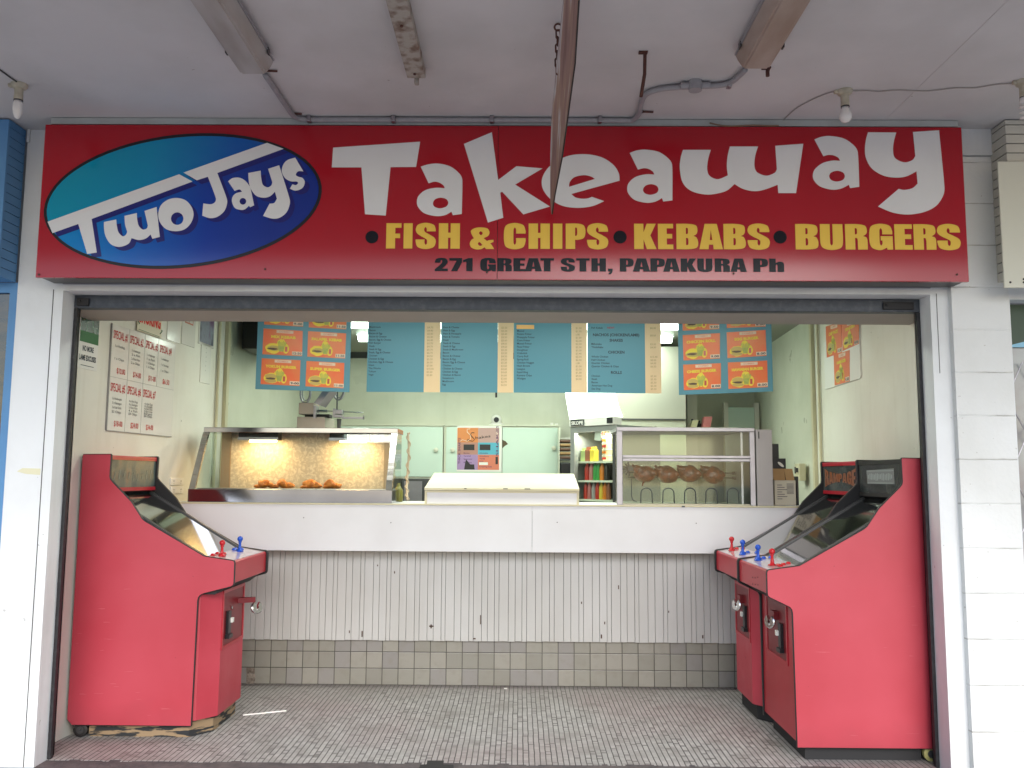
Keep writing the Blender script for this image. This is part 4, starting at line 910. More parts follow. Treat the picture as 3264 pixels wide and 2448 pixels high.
for f in (.1, .42, .74): xx = rx0 + (rx1 - rx0) * f; b.cyl((xx, yr0 - .004, zm0 + .012), (xx, yr0 - .006, zm0 + .012), .0035, seg=8)
b.obj('middle_rail', [M_ALU, M_DGREY], t)
b = B(); b.box(rx0 + .046, rx1 - .041, yr0 + .004, yr0 + .007, zm1, rz1 - .031); b.obj('upper_glass', M_CLEAR, t)
b = B(); b.box(rx0 + .046, rx1 - .041, yr0 + .009, yr0 + .012, zr0 + .012, zm0); b.obj('lower_glass', M_CLEAR, t)
b = B(); b.box(rx0 + .046, rx1 - .041, yr0 + .02, yr1, zr0, zr0 + .01); b.obj('floor_pan', mat('greasy_pan', (.33, .31, .25), .35, .6), t)
b = B(); b.box(rx0 + .05, rx1 - .1, yr1 - .008, yr1 - .004, zr0 + .01, rz1 - .03); b.obj('rear_glass', glass_mat('hazy_glass', (.80, .82, .74), .1, .2), t)
b = B(); b.box(rx1 - .10, rx1 - .085, yr0 + .035, yr1, zr0 + .01, rz1 - .032); b.obj('drive_plate', M_ALU, t)
b = B(); b.fbox(FRONT(yr0), at(2389, 1, yr0)[0] - .012, at(2389, 1, yr0)[0] - .004, 1.9, 1.955, .001, .003); b.obj('badge', M_BLACK, t)
sx0, sx1 = at(2412, 1500, yr0)[0], at(2464, 1500, yr0)[0]; sz = at(2440, 1369, yr0)[1]
b = B(); b.box(sx0, sx1, yr0, yr1, zr0, sz, .004); b.obj('motor_housing', mat('painted_steel', (.34, .32, .32), .45, .3, col2=(.28, .26, .27), scale=3, amt=.5), t)
ysp = 6.9; spz = [at(2200, y, ysp)[1] for y in (1507, 1523)]
for z in spz: b = B(); b.cyl((at(2000, 1500, ysp)[0], ysp, z), (rx1 - .1, ysp, z), .0045, seg=8); b.cyl((rx1 - .125, ysp, z), (rx1 - .10, ysp, z), .012, seg=12); b.obj('spit_rod', M_DGREY, t)
b = B(); c = at(2009, 1493, ysp); b.box(c[0] - .025, c[0] + .03, ysp - .04, ysp + .02, c[1] - .022, c[1] + .022, .003)
for k in range(7): a = rad(100 + k * 28); b.cyl((c[0] - .01, ysp - .02, c[1] - .005), (c[0] - .01 + .055 * math.cos(a), ysp - .02, c[1] - .005 + .055 * math.sin(a)), .006, seg=6)
b.obj('spit_wheel', M_DGREY, t)
yh = 6.80
b = B()
for cxp in (2061, 2131, 2200, 2268, 2337):
    c0, z0 = at(cxp, 1598, yh); r = 18.5 / FPX * yh; top = at(cxp, 1568, yh)[1]; P = [(c0 - r, yh, zr0 + .011)]
    for i in range(9): a = math.pi - math.pi * i / 8; P.append((c0 + r * math.cos(a) * .93, yh, top - r * .15 + r * .8 * math.sin(a)))
    P.append((c0 + r, yh, zr0 + .011)); b.tube(P, .0042, 8)
b.obj('heating_element', M_DGREY, t, 'all')
b = B(); P = [at(2013, 1525, yh), at(2013, 1580, yh), at(2018, 1594, yh), at(2030, 1600, yh)]; b.tube([(p, yh, max(z, zr0 + .012)) for p, z in P], .004, 8); b.obj('element_lead', M_DGREY, t)
ORD = ('first', 'second', 'third', 'fourth')
for i, (px, py) in enumerate(((2050, 1507), (2122, 1509), (2193, 1508), (2267, 1510))):
    x, z = at(px, py, ysp); k = .088
    b = B(); tilt = Matrix.Rotation(rad(14 + 4 * (i % 2)), 3, 'Y')
    b.ball((x + .01, ysp, z - .008), k, (1.0, .92, .80), 3, tilt, .06, 10 + i)
    b.ball((x - .045, ysp - .02, z + .028), .046, (1.1, .85, .7), 3, tilt, .10, 20 + i)
    b.ball((x + .055, ysp - .045, z + .002), .036, (1.35, .6, .8), 3, tilt, .08, 30 + i)
    b.ball((x - .01, ysp - .062, z - .018), .034, (1.3, .5, .7), 3, tilt, .1, 50 + i)
    b.cyl((x - .062, ysp - .03, z + .035), (x - .092, ysp - .04, z + .062), .014, .008, 10)
    if i == 0: b.cyl((x + .0, ysp - .03, z - .06), (x - .012, ysp - .03, z - .105), .012, .003, 8)
    tag(b.obj('roast_chicken', M_CHICK, smooth='all'), f'{ORD[i]} brown whole chicken from the left on the rotisserie spit', 'chicken', 'whole chickens on the spit')

# boxes right of the rotisserie
yb = 6.9
def pbox(name, pts, y0, y1, m, lab, cat='box', b3=.002, dz=None):
    (u0, v1), (u1, v0) = at(*pts[0], y0), at(*pts[1], y0)
    if dz is not None: v0 = dz
    b = B(); b.box(u0, u1, y0, y1, v0, v1, b3); return b, u0, u1, v0, v1
k7 = lambda x, y: (2380 + x / 4.879, 1380 + y / 4.879)
t = thing('carton', 'white printed carton with open brown flaps beside the rotisserie', 'carton', (2.1, yb, za1))
b, u0, u1, v0, v1 = pbox('', (k7(432, 735), k7(770, 1100)), yb, yb + .22, 0, '', dz=za1 + .001); b.obj('body', mat('printed_carton', (.62, .58, .48), .7), t); F_ = FRONT(yb)
b = B()
for k in range(9): b.fbox(F_, u0 + (u1 - u0) * .57, u0 + (u1 - u0) * .9, v1 - .03 - k * .0095, v1 - .03 - k * .0095 + .004, .001, .0018)
for k in range(7): b.fbox(F_, u0 + .02, u0 + (u1 - u0) * (.35 + .12 * (k % 3)), v1 - .04 - k * .018, v1 - .035 - k * .018, .001, .0018)
b.obj('printing', flat('print_grey', (.12, .11, .12)), t)
b = B(); zt_ = at(*k7(500, 555), yb)[1]; xm = u0 + (u1 - u0) * .52
b.hexa([(x, y, z) for x in (u0 - .01, xm - .004) for y, z in ((yb - .01, v1), (yb + .015, zt_), (yb - .006, v1), (yb + .019, zt_))]); b.hexa([(x, y, z) for x in (xm + .004, u1 - .01) for y, z in ((yb - .004, v1), (yb + .04, zt_), (yb, v1), (yb + .044, zt_))]); b.obj('flap', M_CARD, t)
b, a0, a1, c0, c1 = pbox('', (k7(395, 395), k7(612, 556)), yb + .05, yb + .2, 0, '', dz=v1 + .001); b.obj
tb = thing('box', 'black box with a white oval badge sitting in the open carton', 'box', (a0, yb + .05, v1)); b.obj('body', M_BLACK, tb)
b = B(); F2 = FRONT(yb + .05); uc, vc = F2.uv(*k7(530, 490)); b.face([F2.p(uc + .030 * math.cos(a) * math.cos(-.7) - .011 * math.sin(a) * math.sin(-.7), vc + .030 * math.cos(a) * math.sin(-.7) + .011 * math.sin(a) * math.cos(-.7), .002) for a in [2 * math.pi * i / 24 for i in range(24)]]); b.obj('badge', M_PAPER, tb, normals=False)
b, a0, a1, d0, d1 = pbox('', (k7(380, 170), k7(502, 388)), yb + .09, yb + .2, 0, '', dz=c1 + .001)
tag(b.obj('tall_black_box', M_BLACK), 'tall narrow black box standing on the other black box', 'box')
b = B(); b.box(u1 + .01, u1 + .022, yb, yb + .25, za1 + .001, v1 + .03); tag(b.obj('tray', M_DGREY), 'dark tray standing on edge right of the carton', 'tray')
# switch box on the right wall
u, v = FR.uv(2570, 1500); 
t = thing('switch_box', 'beige electrical switch box on the right wall above the far arcade machine', 'switch box', tuple(FR.p(u, v)))
ua, va = FR.uv(*k7(905, 480)); ub_, vb_ = FR.uv(*k7(972, 745)); mid = (ua + ub_) / 2
b = B(); b.fbox(FR, mid - .08, mid + .08, vb_, va, .03, .09, .006); b.obj('body', M_LIDC, t)
b = B(); b.fbox(FR, mid - .05, mid - .03, va - .09, va - .03, .091, .10); b.fbox(FR, mid + .02, mid + .05, va - .08, va - .04, .091, .11); b.obj('switch', M_DGREY, t)
# power outlets on the left wall
for k, (py, lab) in enumerate(((1535, 'upper white double power socket on the left wall behind the arcade machine'), (1562, 'lower white double power socket on the left wall behind the arcade machine'))):
    u, v = FL.uv(561, py); tt = thing('power_socket', lab, 'power socket', tuple(FL.p(u, v)))
    b = B(); b.fbox(FL, u - .11, u + .11, v - .028, v + .028, 0, .012, .003); b.obj('plate', M_PAPER, tt)
    b = B()
    for q in (-.06, .06):
        for a_, c_ in ((-.012, .004), (.008, .004), (-.002, -.014)): b.fbox(FL, u + q + a_, u + q + a_ + .004, v + c_ - .006, v + c_ + .006, .0121, .0127)
    b.obj('pin_holes', M_DGREY, tt)

# ------------------------------------------------------------------ arcade machines
PROF = [(0, .08), (0, 1.70), (.004, 1.72), (.176, 1.722), (.180, 1.715), (.178, 1.585), (.182, 1.567), (.198, 1.548), (.322, 1.427), (.395, 1.322), (.412, 1.308), (.60, 1.203), (.795, 1.094), (.972, 1.069), (.982, 1.064), (.985, 1.052), (.985, .932), (.981, .920), (.970, .912), (None, .868), (None, .858), (None, .843), (None, .825), (None, .076)]
def arcade(name, xb, sgn, y0, W, fx, label, marq, near_red, chamfer, plinth_mat, edge_mat, lock, jd, jw):
    T = lambda d, z, w: (xb + sgn * d, y0 + w, z)
    P = []
    offs = iter((.035, .015, .004, 0, -.006))
    for d, z in PROF: P.append((d if d is not None else fx + next(offs), z))
    P[0] = (.03, .076); P.insert(1, (0, .11))
    t = thing(name, label, 'arcade machine', (xb + sgn * .5, y0, 0), 'red arcade machines')
    th = .018
    Pi = [(d + (.006 if d < .1 else -.006 if d > .7 else 0), z + (.004 if z < .2 else -.003)) for d, z in P]
    for w0, w1, inner in ((0, th, 1), (W - th, W, 0)):
        b = B(); b.prism(P, T, w0 + .001, w1 - .001)
        bmesh.ops.recalc_face_normals(b.bm, faces=b.bm.faces)
        for f in b.bm.faces:
            f.material_index = 1 if len(f.verts) <= 4 else (0 if (f.calc_center_median().y < y0 + (w0 + w1) / 2) == bool(inner) else 1)
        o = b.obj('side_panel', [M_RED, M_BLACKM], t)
        # black T-moulding around the panel edge
        b = B(); n = len(P); k0 = 2
        pts = [Vector((d, z)) for d, z in P[k0:] + P[:1]]
        ring = []
        for i, p in enumerate(pts):
            a = pts[max(i - 1, 0)]; c = pts[min(i + 1, len(pts) - 1)]; tt = (c - a).normalized(); nn = Vector((-tt.y, tt.x))
            ring.append([b.bm.verts.new(T(*(p + nn * e), w)) for e, w in ((-.001, w0 - .001), (.0035, w0 + .002), (.0035, w1 - .002), (-.001, w1 + .001))])
        for r0, r1 in zip(ring, ring[1:]):
            for j in range(4): b.bm.faces.new([r0[j], r0[(j + 1) % 4], r1[(j + 1) % 4], r1[j]])
        b.obj('edge_trim', edge_mat if inner else M_BLACKE, o)
    wi0, wi1 = th, W - th
    # inner body: back, top, base and front skin
    b = B(); b.prism([(.02, .08), (.02, 1.705), (.16, 1.705), (.16, 1.49), (.125, 1.47), (.775, 1.068), (.80, 1.06), (.80 if not chamfer else .76, .90), (.74, .85), (.74, .09)], T, wi0, wi1); b.obj('carcass', M_BLACKM, t)
    b = B(); b.prism([(.02, 1.706), (.172, 1.706), (.172, 1.717), (.02, 1.717)], T, wi0, wi1); b.obj('top_board', M_RED if marq['rim'] else M_BLACKE, t)
    # marquee
    mr = M_REDP if marq['rim'] else M_BLACKE
    for z0, z1 in ((1.690, 1.7055), (1.488, 1.512)): b = B(); b.prism([(.158, z0), (.172, z0), (.172, z1), (.158, z1)], T, wi0, wi1); b.obj('marquee_retainer', mr, t)
    b = B(); b.prism([(.1605, 1.5125), (.166, 1.5125), (.166, 1.6895), (.1605, 1.6895)], T, wi0, wi1); mq = b.obj('marquee', marq['mat'], t)
    FM = Frame(T(.166, 1.5125, W - th if sgn > 0 else W - th), (0, -1, 0)) if sgn < 0 else Frame(T(.166, 1.5125, th), (0, 1, 0))
    marq['draw'](FM, W - 2 * th, .177, mq)
    # monitor glass and bezel
    b = B(); b.prism([(.14, 1.466), (.145, 1.474), (.795, 1.0845), (.79, 1.0765)], T, wi0, wi1); gl = b.obj('monitor_glass', M_SCREEN, t)
    for w0, w1 in ((wi0, wi0 + .028), (wi1 - .028, wi1)): b = B(); b.prism([(.145, 1.475), (.147, 1.482), (.797, 1.0925), (.795, 1.0855)], T, w0, w1); b.obj('bezel', M_DGREY, t)
    # control panel with joysticks
    b = B(); b.prism([(.795, 1.088), (.80, 1.0905), (.966, 1.0635), (.974, 1.055), (.974, .93), (.968, .924), (.962, .93), (.962, 1.04)], T, wi0, wi1); cpn = b.obj('control_panel', M_REDP, t)
    b = B(); b.prism([(.802, 1.0912), (.802, 1.0922), (.964, 1.0657), (.964, 1.0645)], T, wi0 + .004, wi1 - .004); b.obj('overlay', mat('control_overlay', (.60, .48, .50), .18, coat=.6), cpn)
    b = B(); b.prism([(.962, .93), (fx + .02 if not chamfer else fx + .1, .86), (.74, .86), (.74, .93)], T, wi0, wi1); b.obj('underside', M_BLACKM, t)
    def surf(d): return 1.0922 - (d - .802) * .164
    blue, red = mat('blue_plastic', (.012, .08, .50), .25), mat('red_plastic', (.50, .012, .02), .25)
    for q, wq in enumerate(jw):
        cm = (red if near_red else blue) if q == 0 else (blue if near_red else red); z0 = surf(jd); o_ = Vector(T(jd, z0, wq))
        b = B(); b.lathe(o_, [(.026, 0), (.026, .004), (.013, .012), (.010, .03), (.0075, .055), (.011, .062), (.0115, .066), (.008, .070)], 16); b.ball(o_ + Vector((0, 0, .084)), .0185, sub=3); b.obj('joystick', cm, cpn, 'all')
        for k in range(4):
            dd = jd - .02 - .03 * (k % 2); ww = wq + (-.055 - .04 * (k // 2) if wq < W / 2 and not chamfer else .055 + .04 * (k // 2))
            if chamfer: ww = wq + (.06 + .04 * (k // 2)) * (1 if q == 0 else 1)
            ww = min(max(ww, .04), W - .04)
            if k == 3: dd = jd - .085 if jd > .88 else .815; ww = min(max(wq - .04 if wq < W / 2 else wq + .02, .05), W - .05)
            c = Vector(T(dd, surf(dd), ww)); b = B(); b.lathe(c, [(.017, 0), (.017, .004), (.013, .005), (.012, .012), (.008, .0135)], 14); b.obj('button', cm, cpn, 'all')
    # lower front
    t0, t1 = wi0, wi1
    if chamfer:
        outl = [(.74, t0), (fx + .01, t0 + .012), (fx + .105, t0 + .13), (fx + .105, t1 - .12), (fx + .01, t1 - .012), (.74, t1)]
        pl = [(.12, t0 + .02), (fx - .03, t0 + .02), (fx + .075, t0 + .14), (fx + .075, t1 - .13), (fx - .03, t1 - .02), (.12, t1 - .02)]
        fd = fx + .105; dw0, dw1 = t0 + .16, t1 - .15
    else:
        outl = [(.74, t0), (fx - .012, t0), (fx - .012, t1), (.74, t1)]; pl = [(.12, t0 + .02), (fx - .06, t0 + .02), (fx - .06, t1 - .02), (.12, t1 - .02)]
        fd = fx - .012; dw0, dw1 = t0 + .15, t1 - .12
    TZ = lambda d, w, z: (xb + sgn * d, y0 + w, z)
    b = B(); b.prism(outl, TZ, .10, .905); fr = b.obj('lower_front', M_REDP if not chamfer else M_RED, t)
    b = B(); b.prism(pl, TZ, 0, .0995); b.obj('plinth', plinth_mat, t)
    # coin door
    dz0, dz1 = .515, .845
    door = None
    b = B()
    for a0, a1, c0, c1 in ((dw0 - .022, dw1 + .022, dz1, dz1 + .02), (dw0 - .022, dw1 + .022, dz0 - .02, dz0), (dw0 - .022, dw0, dz0, dz1), (dw1, dw1 + .022, dz0, dz1)):
        b.prism([(fd, a0), (fd + .006, a0), (fd + .006, a1), (fd, a1)], TZ, c0, c1)
    door = b.obj('coin_door', M_REDP, t)
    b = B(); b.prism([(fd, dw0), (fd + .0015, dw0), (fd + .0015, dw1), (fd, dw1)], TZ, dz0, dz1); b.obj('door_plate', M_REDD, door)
    cs = dw0 + .05 if sgn > 0 else dw0 + .06
    b = B(); b.prism([(fd + .0016, cs), (fd + .02, cs), (fd + .02, cs + .05), (fd + .0016, cs + .05)], TZ, dz0 + .05, dz0 + .21); b.prism([(fd + .0016, cs - .01), (fd + .03, cs - .01), (fd + .03, cs + .06), (fd + .0016, cs + .06)], TZ, dz0 + .04, dz0 + .065); b.obj('coin_slot', M_BLACK, door)
    b = B(); b.prism([(fd + .0205, cs + .035), (fd + .034, cs + .035), (fd + .034, cs + .065), (fd + .0205, cs + .065)], TZ, dz0 + .135, dz0 + .165); b.obj('reject_button', M_PAPER, door)
    if sgn > 0: c = Vector(TZ(fd, dw0 + .15, dz0 + .22)); b = B(); b.cyl(c, c + Vector((sgn * .008, 0, 0)), .010, seg=12); b.obj('door_lock', M_STEEL, door)
    # hasp and disc padlock
    if lock == 'side':
        lw, lz = dw1 - .05, dz1 - .09
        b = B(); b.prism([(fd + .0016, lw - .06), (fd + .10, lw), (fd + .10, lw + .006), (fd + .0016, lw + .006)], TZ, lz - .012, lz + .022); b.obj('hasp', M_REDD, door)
        c = Vector(TZ(fd + .115, lw - .01, lz - .045)); ax = Vector((.75, -.62, .25)).normalized()
    else:
        lw, lz = (dw0 + dw1) / 2 - .01, dz1 - .09
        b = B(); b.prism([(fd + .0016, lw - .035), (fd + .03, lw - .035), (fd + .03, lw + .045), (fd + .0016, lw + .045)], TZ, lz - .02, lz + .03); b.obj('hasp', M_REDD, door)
        c = Vector(TZ(fd + .045, lw, lz - .035)); ax = Vector((-1, -.55, .1)).normalized()
    side_ = ax.cross(Vector((0, 0, 1))).normalized(); up = side_.cross(ax)
    b = B(); oc, ic = [], []
    for i in range(21):
        a = rad(90 + 32 + (360 - 64) * i / 20); oc.append((math.cos(a), math.sin(a)))
    R0, R1 = .043, .019; rs = []
    for i, (x, y) in enumerate(oc):
        r1 = R1 if i not in (0, 20) else R1
        rs.append([b.bm.verts.new(c + (side_ * x + up * y) * r + ax * h) for r, h in ((R0 * .85, -.011), (R0, -.005), (R0, .005), (R0 * .85, .011), (r1 * .5, .011), (r1 * .5, -.011))])
    for r0_, r1_ in zip(rs, rs[1:]):
        for j in range(6): b.bm.faces.new([r0_[j], r0_[(j + 1) % 6], r1_[(j + 1) % 6], r1_[j]])
    b.bm.faces.new(rs[0]); b.bm.faces.new(rs[-1][::-1])
    b.cyl(c - up * .016 + ax * .0, c - up * .016 + ax * .015, .006, seg=12)
    tag(b.obj('padlock', mat('chrome', (.75, .75, .76), .18, 1), smooth=True), {'L': 'shiny disc padlock hanging from the left arcade machine', 'M': 'shiny disc padlock on the far right arcade machine', 'N': 'shiny disc padlock on the nearest right arcade machine'}[marq['id']], 'padlock', 'disc padlocks on the coin doors')
    # rear wheel
    b = B(); c = Vector(T(.075 if sgn > 0 else .07, .042, .035)); b.lathe(c - Vector((0, .02, 0)), [(.030, 0), (.042, .004), (.042, .03), (.030, .034)], 20, axis=(0, 1, 0)); wlh = b.obj('wheel', M_BLACKE if sgn > 0 else mat('yellow_wheel', (.42, .38, .14), .5), t, True)
    b = B(); b.lathe(c - Vector((0, .023, 0)), [(.022, 0), (.022, .004)], 16, axis=(0, 1, 0)); b.cyl(c - Vector((0, .03, 0)), c - Vector((0, .02, 0)), .007, seg=10); b.obj('hub', M_DGREY, wlh, True)
    if marq['id'] == 'N':
        b = B()
        for a, c_ in ((.24, 1.0), (.30, .99), (.36, .985), (.24, .955), (.30, .95), (.36, .945)): p = Vector(T(.9745, c_ , a)); b.cyl(p, p + Vector((sgn * .002, 0, 0)), .0042, seg=8)
        b.obj('screw_holes', M_BLACK, cpn)
    return t
def draw_L(F, W, H, par):
    b = B(); rnd = random.Random(5); 
    for k in range(9):
        u = .06 + k * .068; h = .05 + .012 * math.sin(k * 1.9); v = .075 + .01 * math.sin(k)
        b.prism([(u, v - h / 2), (u + .016, v - h / 2), (u + .03, v + h / 2), (u + .014, v + h / 2)], lambda p, q, a: F.p(p, q, a), .0008, .0016)
    b.obj('faded_lettering', flat('faded_grey_green', (.15, .18, .16), .3), par)
def draw_M(F, W, H, par):
    wd = [.092, .092, .105, .08, .092, .092, .078]; x = .03; b = B(); tot = sum(wd) + .006 * 6; k = (W - .07) / tot
    for i, ch in enumerate('RAMPAGE'):
        me, gw = glyph(ch); ww = wd[i] * k; xc = x + ww / 2
        def fn(px, py, x=x, ww=ww):
            u = x + ww * px / gw; r = (u - W / 2) / (W / 2); half = .030 + .045 * r * r
            return F.p(u, H * .52 + (py / 100 - .5) * 2 * half, .0012)
        b.add(me, fn); x += ww + .006 * k
    b.obj('lettering', mat('orange_lettering', (.26, .08, .035), .3, col2=(.22, .12, .09), scale=20, amt=.6), par, normals=False)
def draw_N(F, W, H, par):
    b = B(); u0, u1, v0, v1 = W * .20, W * .82, .055, .145
    b.prism([(u0, v0), (u1, v0), (u1 - .005, v1 + .006), (u0 - .008, v1 - .004)], lambda p, q, a: F.p(p, q, a), .0006, .0012); b.obj('title_plate', flat('faded_plate', (.20, .21, .21), .3), par)
    b = B(); b.mi = 0
    for k in range(16):
        u = u0 + .02 + (u1 - u0 - .04) * k / 16; h = .025 + .02 * abs(math.sin(k * 2.3)); b.fbox(F, u, u + .010, (v0 + v1) / 2 - h / 2 + .004 * math.sin(k), (v0 + v1) / 2 + h / 2, .0014, .002)
    for a, c, e, g in ((u0 + .006, u1 - .010, v0 + .005, v0 + .009), (u0 + .006, u1 - .010, v1 - .010, v1 - .006)): b.fbox(F, a, c, e, g, .0014, .002)
    b.obj('faded_lettering', flat('faded_white', (.42, .46, .46), .3), par)
MQ_L = art_mat('faded_marquee_print', [(.3, (.03, .055, .07)), (.45, (.08, .11, .11)), (.58, (.15, .16, .13)), (.7, (.22, .16, .12))], 9, 1)
MQ_M = art_mat('dark_marquee_print', [(.35, (.02, .03, .035)), (.5, (.06, .075, .08)), (.65, (.10, .11, .10))], 5, 4)
MQ_N = art_mat('black_marquee_print', [(.35, (.012, .015, .016)), (.5, (.035, .04, .042)), (.65, (.07, .075, .07))], 6, 9)
arcade('arcade_machine', -2.748, 1, 5.465, .735, .765, 'red arcade machine against the left wall with a faded picture marquee', dict(id='L', rim=True, mat=MQ_L, draw=draw_L), True, True, M_PLINTHW, M_BLACKE, 'side', .86, (.135, .49))
arcade('arcade_machine', 2.43, -1, 5.15, .70, .842, 'nearest red arcade machine on the right with a black marquee and faded title plate', dict(id='N', rim=False, mat=MQ_N, draw=draw_N), True, False, M_BLACKM, M_BLACKE, 'front', .90, (.19, .50))
arcade('arcade_machine', 2.44, -1, 5.862, .70, .765, 'red arcade machine with orange marquee lettering between the counter and the nearest machine', dict(id='M', rim=True, mat=MQ_M, draw=draw_M), False, True, M_BLACKM, mat('dark_red_edge', (.17, .012, .02), .4), 'front', .90, (.21, .52))

# ------------------------------------------------------------------ menus
BL = mat('menu_blue', (.065, .225, .315), .45); CRM = mat('menu_cream', (.66, .49, .31), .5); TXD = flat('menu_ink', (.01, .022, .04)); TXP = flat('menu_price_ink', (.36, .27, .16))
YM = 7.4; FMn = FRONT(YM)
m1 = "Hamburger Cheese|Mushroom|Bacon|Bacon & Egg|Bacon & Cheese|Bacon, Egg & Cheese|Fish Burger|Steak|Steak & Egg|Steak, Egg & Cheese|Chicken|Chicken & Egg|Chicken, Egg & Cheese|Giant|The Works|Yokum|Vege".split('|')[1:]
p1_ = "$4.70 $4.40 $5.40 $5.40 $6.40 $3.70 $4.70 $5.70 $6.70 $4.50 $5.50 $6.50 $7.00 $10.00 $5.60 $3.80".split()
m2 = "Ham & Cheese|Ham & Egg|Ham & Pineapple|Ham & Tomato|Steak|Steak & Cheese|Steak & Egg|Steak & Mushroom|Bacon|Bacon & Cheese|Bacon & Egg|Bacon, Egg & Cheese|Chicken|Chicken & Cheese|Chicken & Egg|Chicken & Bacon|Sweetcorn|Mushroom|Egg".split('|')
p2_ = "$3.50 $3.50 $3.40 $3.50 $3.60 $4.60 $4.60 $5.20 $3.20 $4.20 $4.20 $5.20 $3.60 $4.60 $4.60 $6.60 $2.60 $2.70 $2.50".split()
m3 = "|Mussel|Potato Fritter|Pineapple Fritter|Corn Fritter|Mussel Fritter|Paua Fritter|Doughnut|Crabstick|Curry Roll|Spring Roll|Chicken Nugget|Hash Brown|Lasagne|Squid Ring|Kumara Chips|Wedges".split('|')
p3_ = "$1.50 $1.50 c.80 $1.00 $2.30 $2.30 $2.30 $1.00 $1.40 $2.50 $2.50 c.80 $1.00 $2.50 $1.80 $4.50 $4.00".split()
k4 = lambda x, y: (1150 + x / 2.212, 950 + y / 2.212)
def board(x0, xs, x1, ybot, first, items, prices, lab, heads=None):
    u0, v0 = FMn.uv(*k4(x0, ybot)); us = FMn.uv(*k4(xs, ybot))[0]; u1 = FMn.uv(*k4(x1, ybot))[0]
    t = thing('menu_board', lab, 'menu board', (u0, YM, v0), 'blue and cream menu boards')
    b = B(); b.box(u0, us, YM, YM + .008, v0, ZI - .03); b.obj('item_panel', BL, t)
    b = B(); b.box(us + .0005, u1 - .001, YM + .0005, YM + .008, v0, ZI - .03); b.obj('price_panel', CRM, t)
    b = B(); c = B(); u = FMn.uv(*k4(x0 + 26, 0))[0]; up = FMn.uv(*k4(xs + 30, 0))[0]
    if heads is None:
        for i, (s, p) in enumerate(zip(items, prices)):
            v = FMn.uv(*k4(x0, first + i * 22.4))[1]
            if s: text(b, FMn, s, u, v, .0165, .001, bold=.012)
            text(c, FMn, p, up, v - .002, .0165, .001, bold=.01)
    else:
        for s, y, kind, p in heads:
            v = FMn.uv(*k4(x0, y))[1]
            if kind: text(b, FMn, s, (u0 + us) / 2, v, .024, .001, align='c', bold=.03)
            else: text(b, FMn, s, u, v, .0165, .001, bold=.012)
            if p: text(c, FMn, p, up, v, .0165, .001, bold=.01)
    b.obj('item_text', TXD, t, normals=False); c.obj('price_text', TXP, t, normals=False)
    return t
board(40, 443, 557, 661, 210, m1, p1_, 'first wide menu board from the left, burgers list ending in Vege')
board(559, 963, 1075, 664, 212, m2, p2_, 'second wide menu board, toasted sandwich list ending in Egg')
t3 = board(1078, 1485, 1597, 666, 215, m3, p3_, 'third wide menu board, fritters and sides list ending in Wedges')
b = B(); (a, q), (c, d) = FMn.uv(*k4(1098, 218)), FMn.uv(*k4(1222, 190)); b.fbox(FMn, a, c, q, d, 0, .003); b.obj('taped_strip', mat('orange_tape', (.80, .45, .16), .5), t3)
hd = [('Fish Kebab', 216, 0, '$8.40'), ('NACHOS (CHICKEN/LAMB)', 268, 1, '$8.60'), ('SHAKES', 306, 1, ''), ('Milkshake', 330, 0, '$3.50'), ('Thickshake', 352, 0, '$4.00'), ('CHICKEN', 390, 1, ''), ('Whole Chicken', 419, 0, '$15.40'), ('Half Chicken', 442, 0, '$8.00'), ('Quarter Chicken', 464, 0, '$4.00'),
      ('Quarter Chicken & Chips', 487, 0, '$6.50'), ('ROLLS', 533, 1, ''), ('Chicken', 555, 0, '$5.30'), ('Steak', 577, 0, '$5.30'), ('Bacon', 600, 0, '$5.30'), ('American Hot Dog', 623, 0, '$5.30'), ('Sea Dog', 645, 0, '$5.30')]
t4 = board(1599, 2007, 2121, 669, 0, None, None, 'fourth wide menu board, with the NACHOS, SHAKES, CHICKEN and ROLLS headings', hd)
b = B(); u, v = FMn.uv(*k4(1738, 216)); text(b, FMn, 'NEW!', u, v, .0175, .001, bold=.02); b.obj('new_text', flat('menu_red', (.30, .02, .04)), t4, normals=False)
b = B(); u, v = FMn.uv(*k4(947, 700)); b.box(u, u + .018, YM + .01, YM + .02, v, v + .09); tag(b.obj('bracket', M_BLACKM), 'short black bracket below the second menu board', 'bracket')
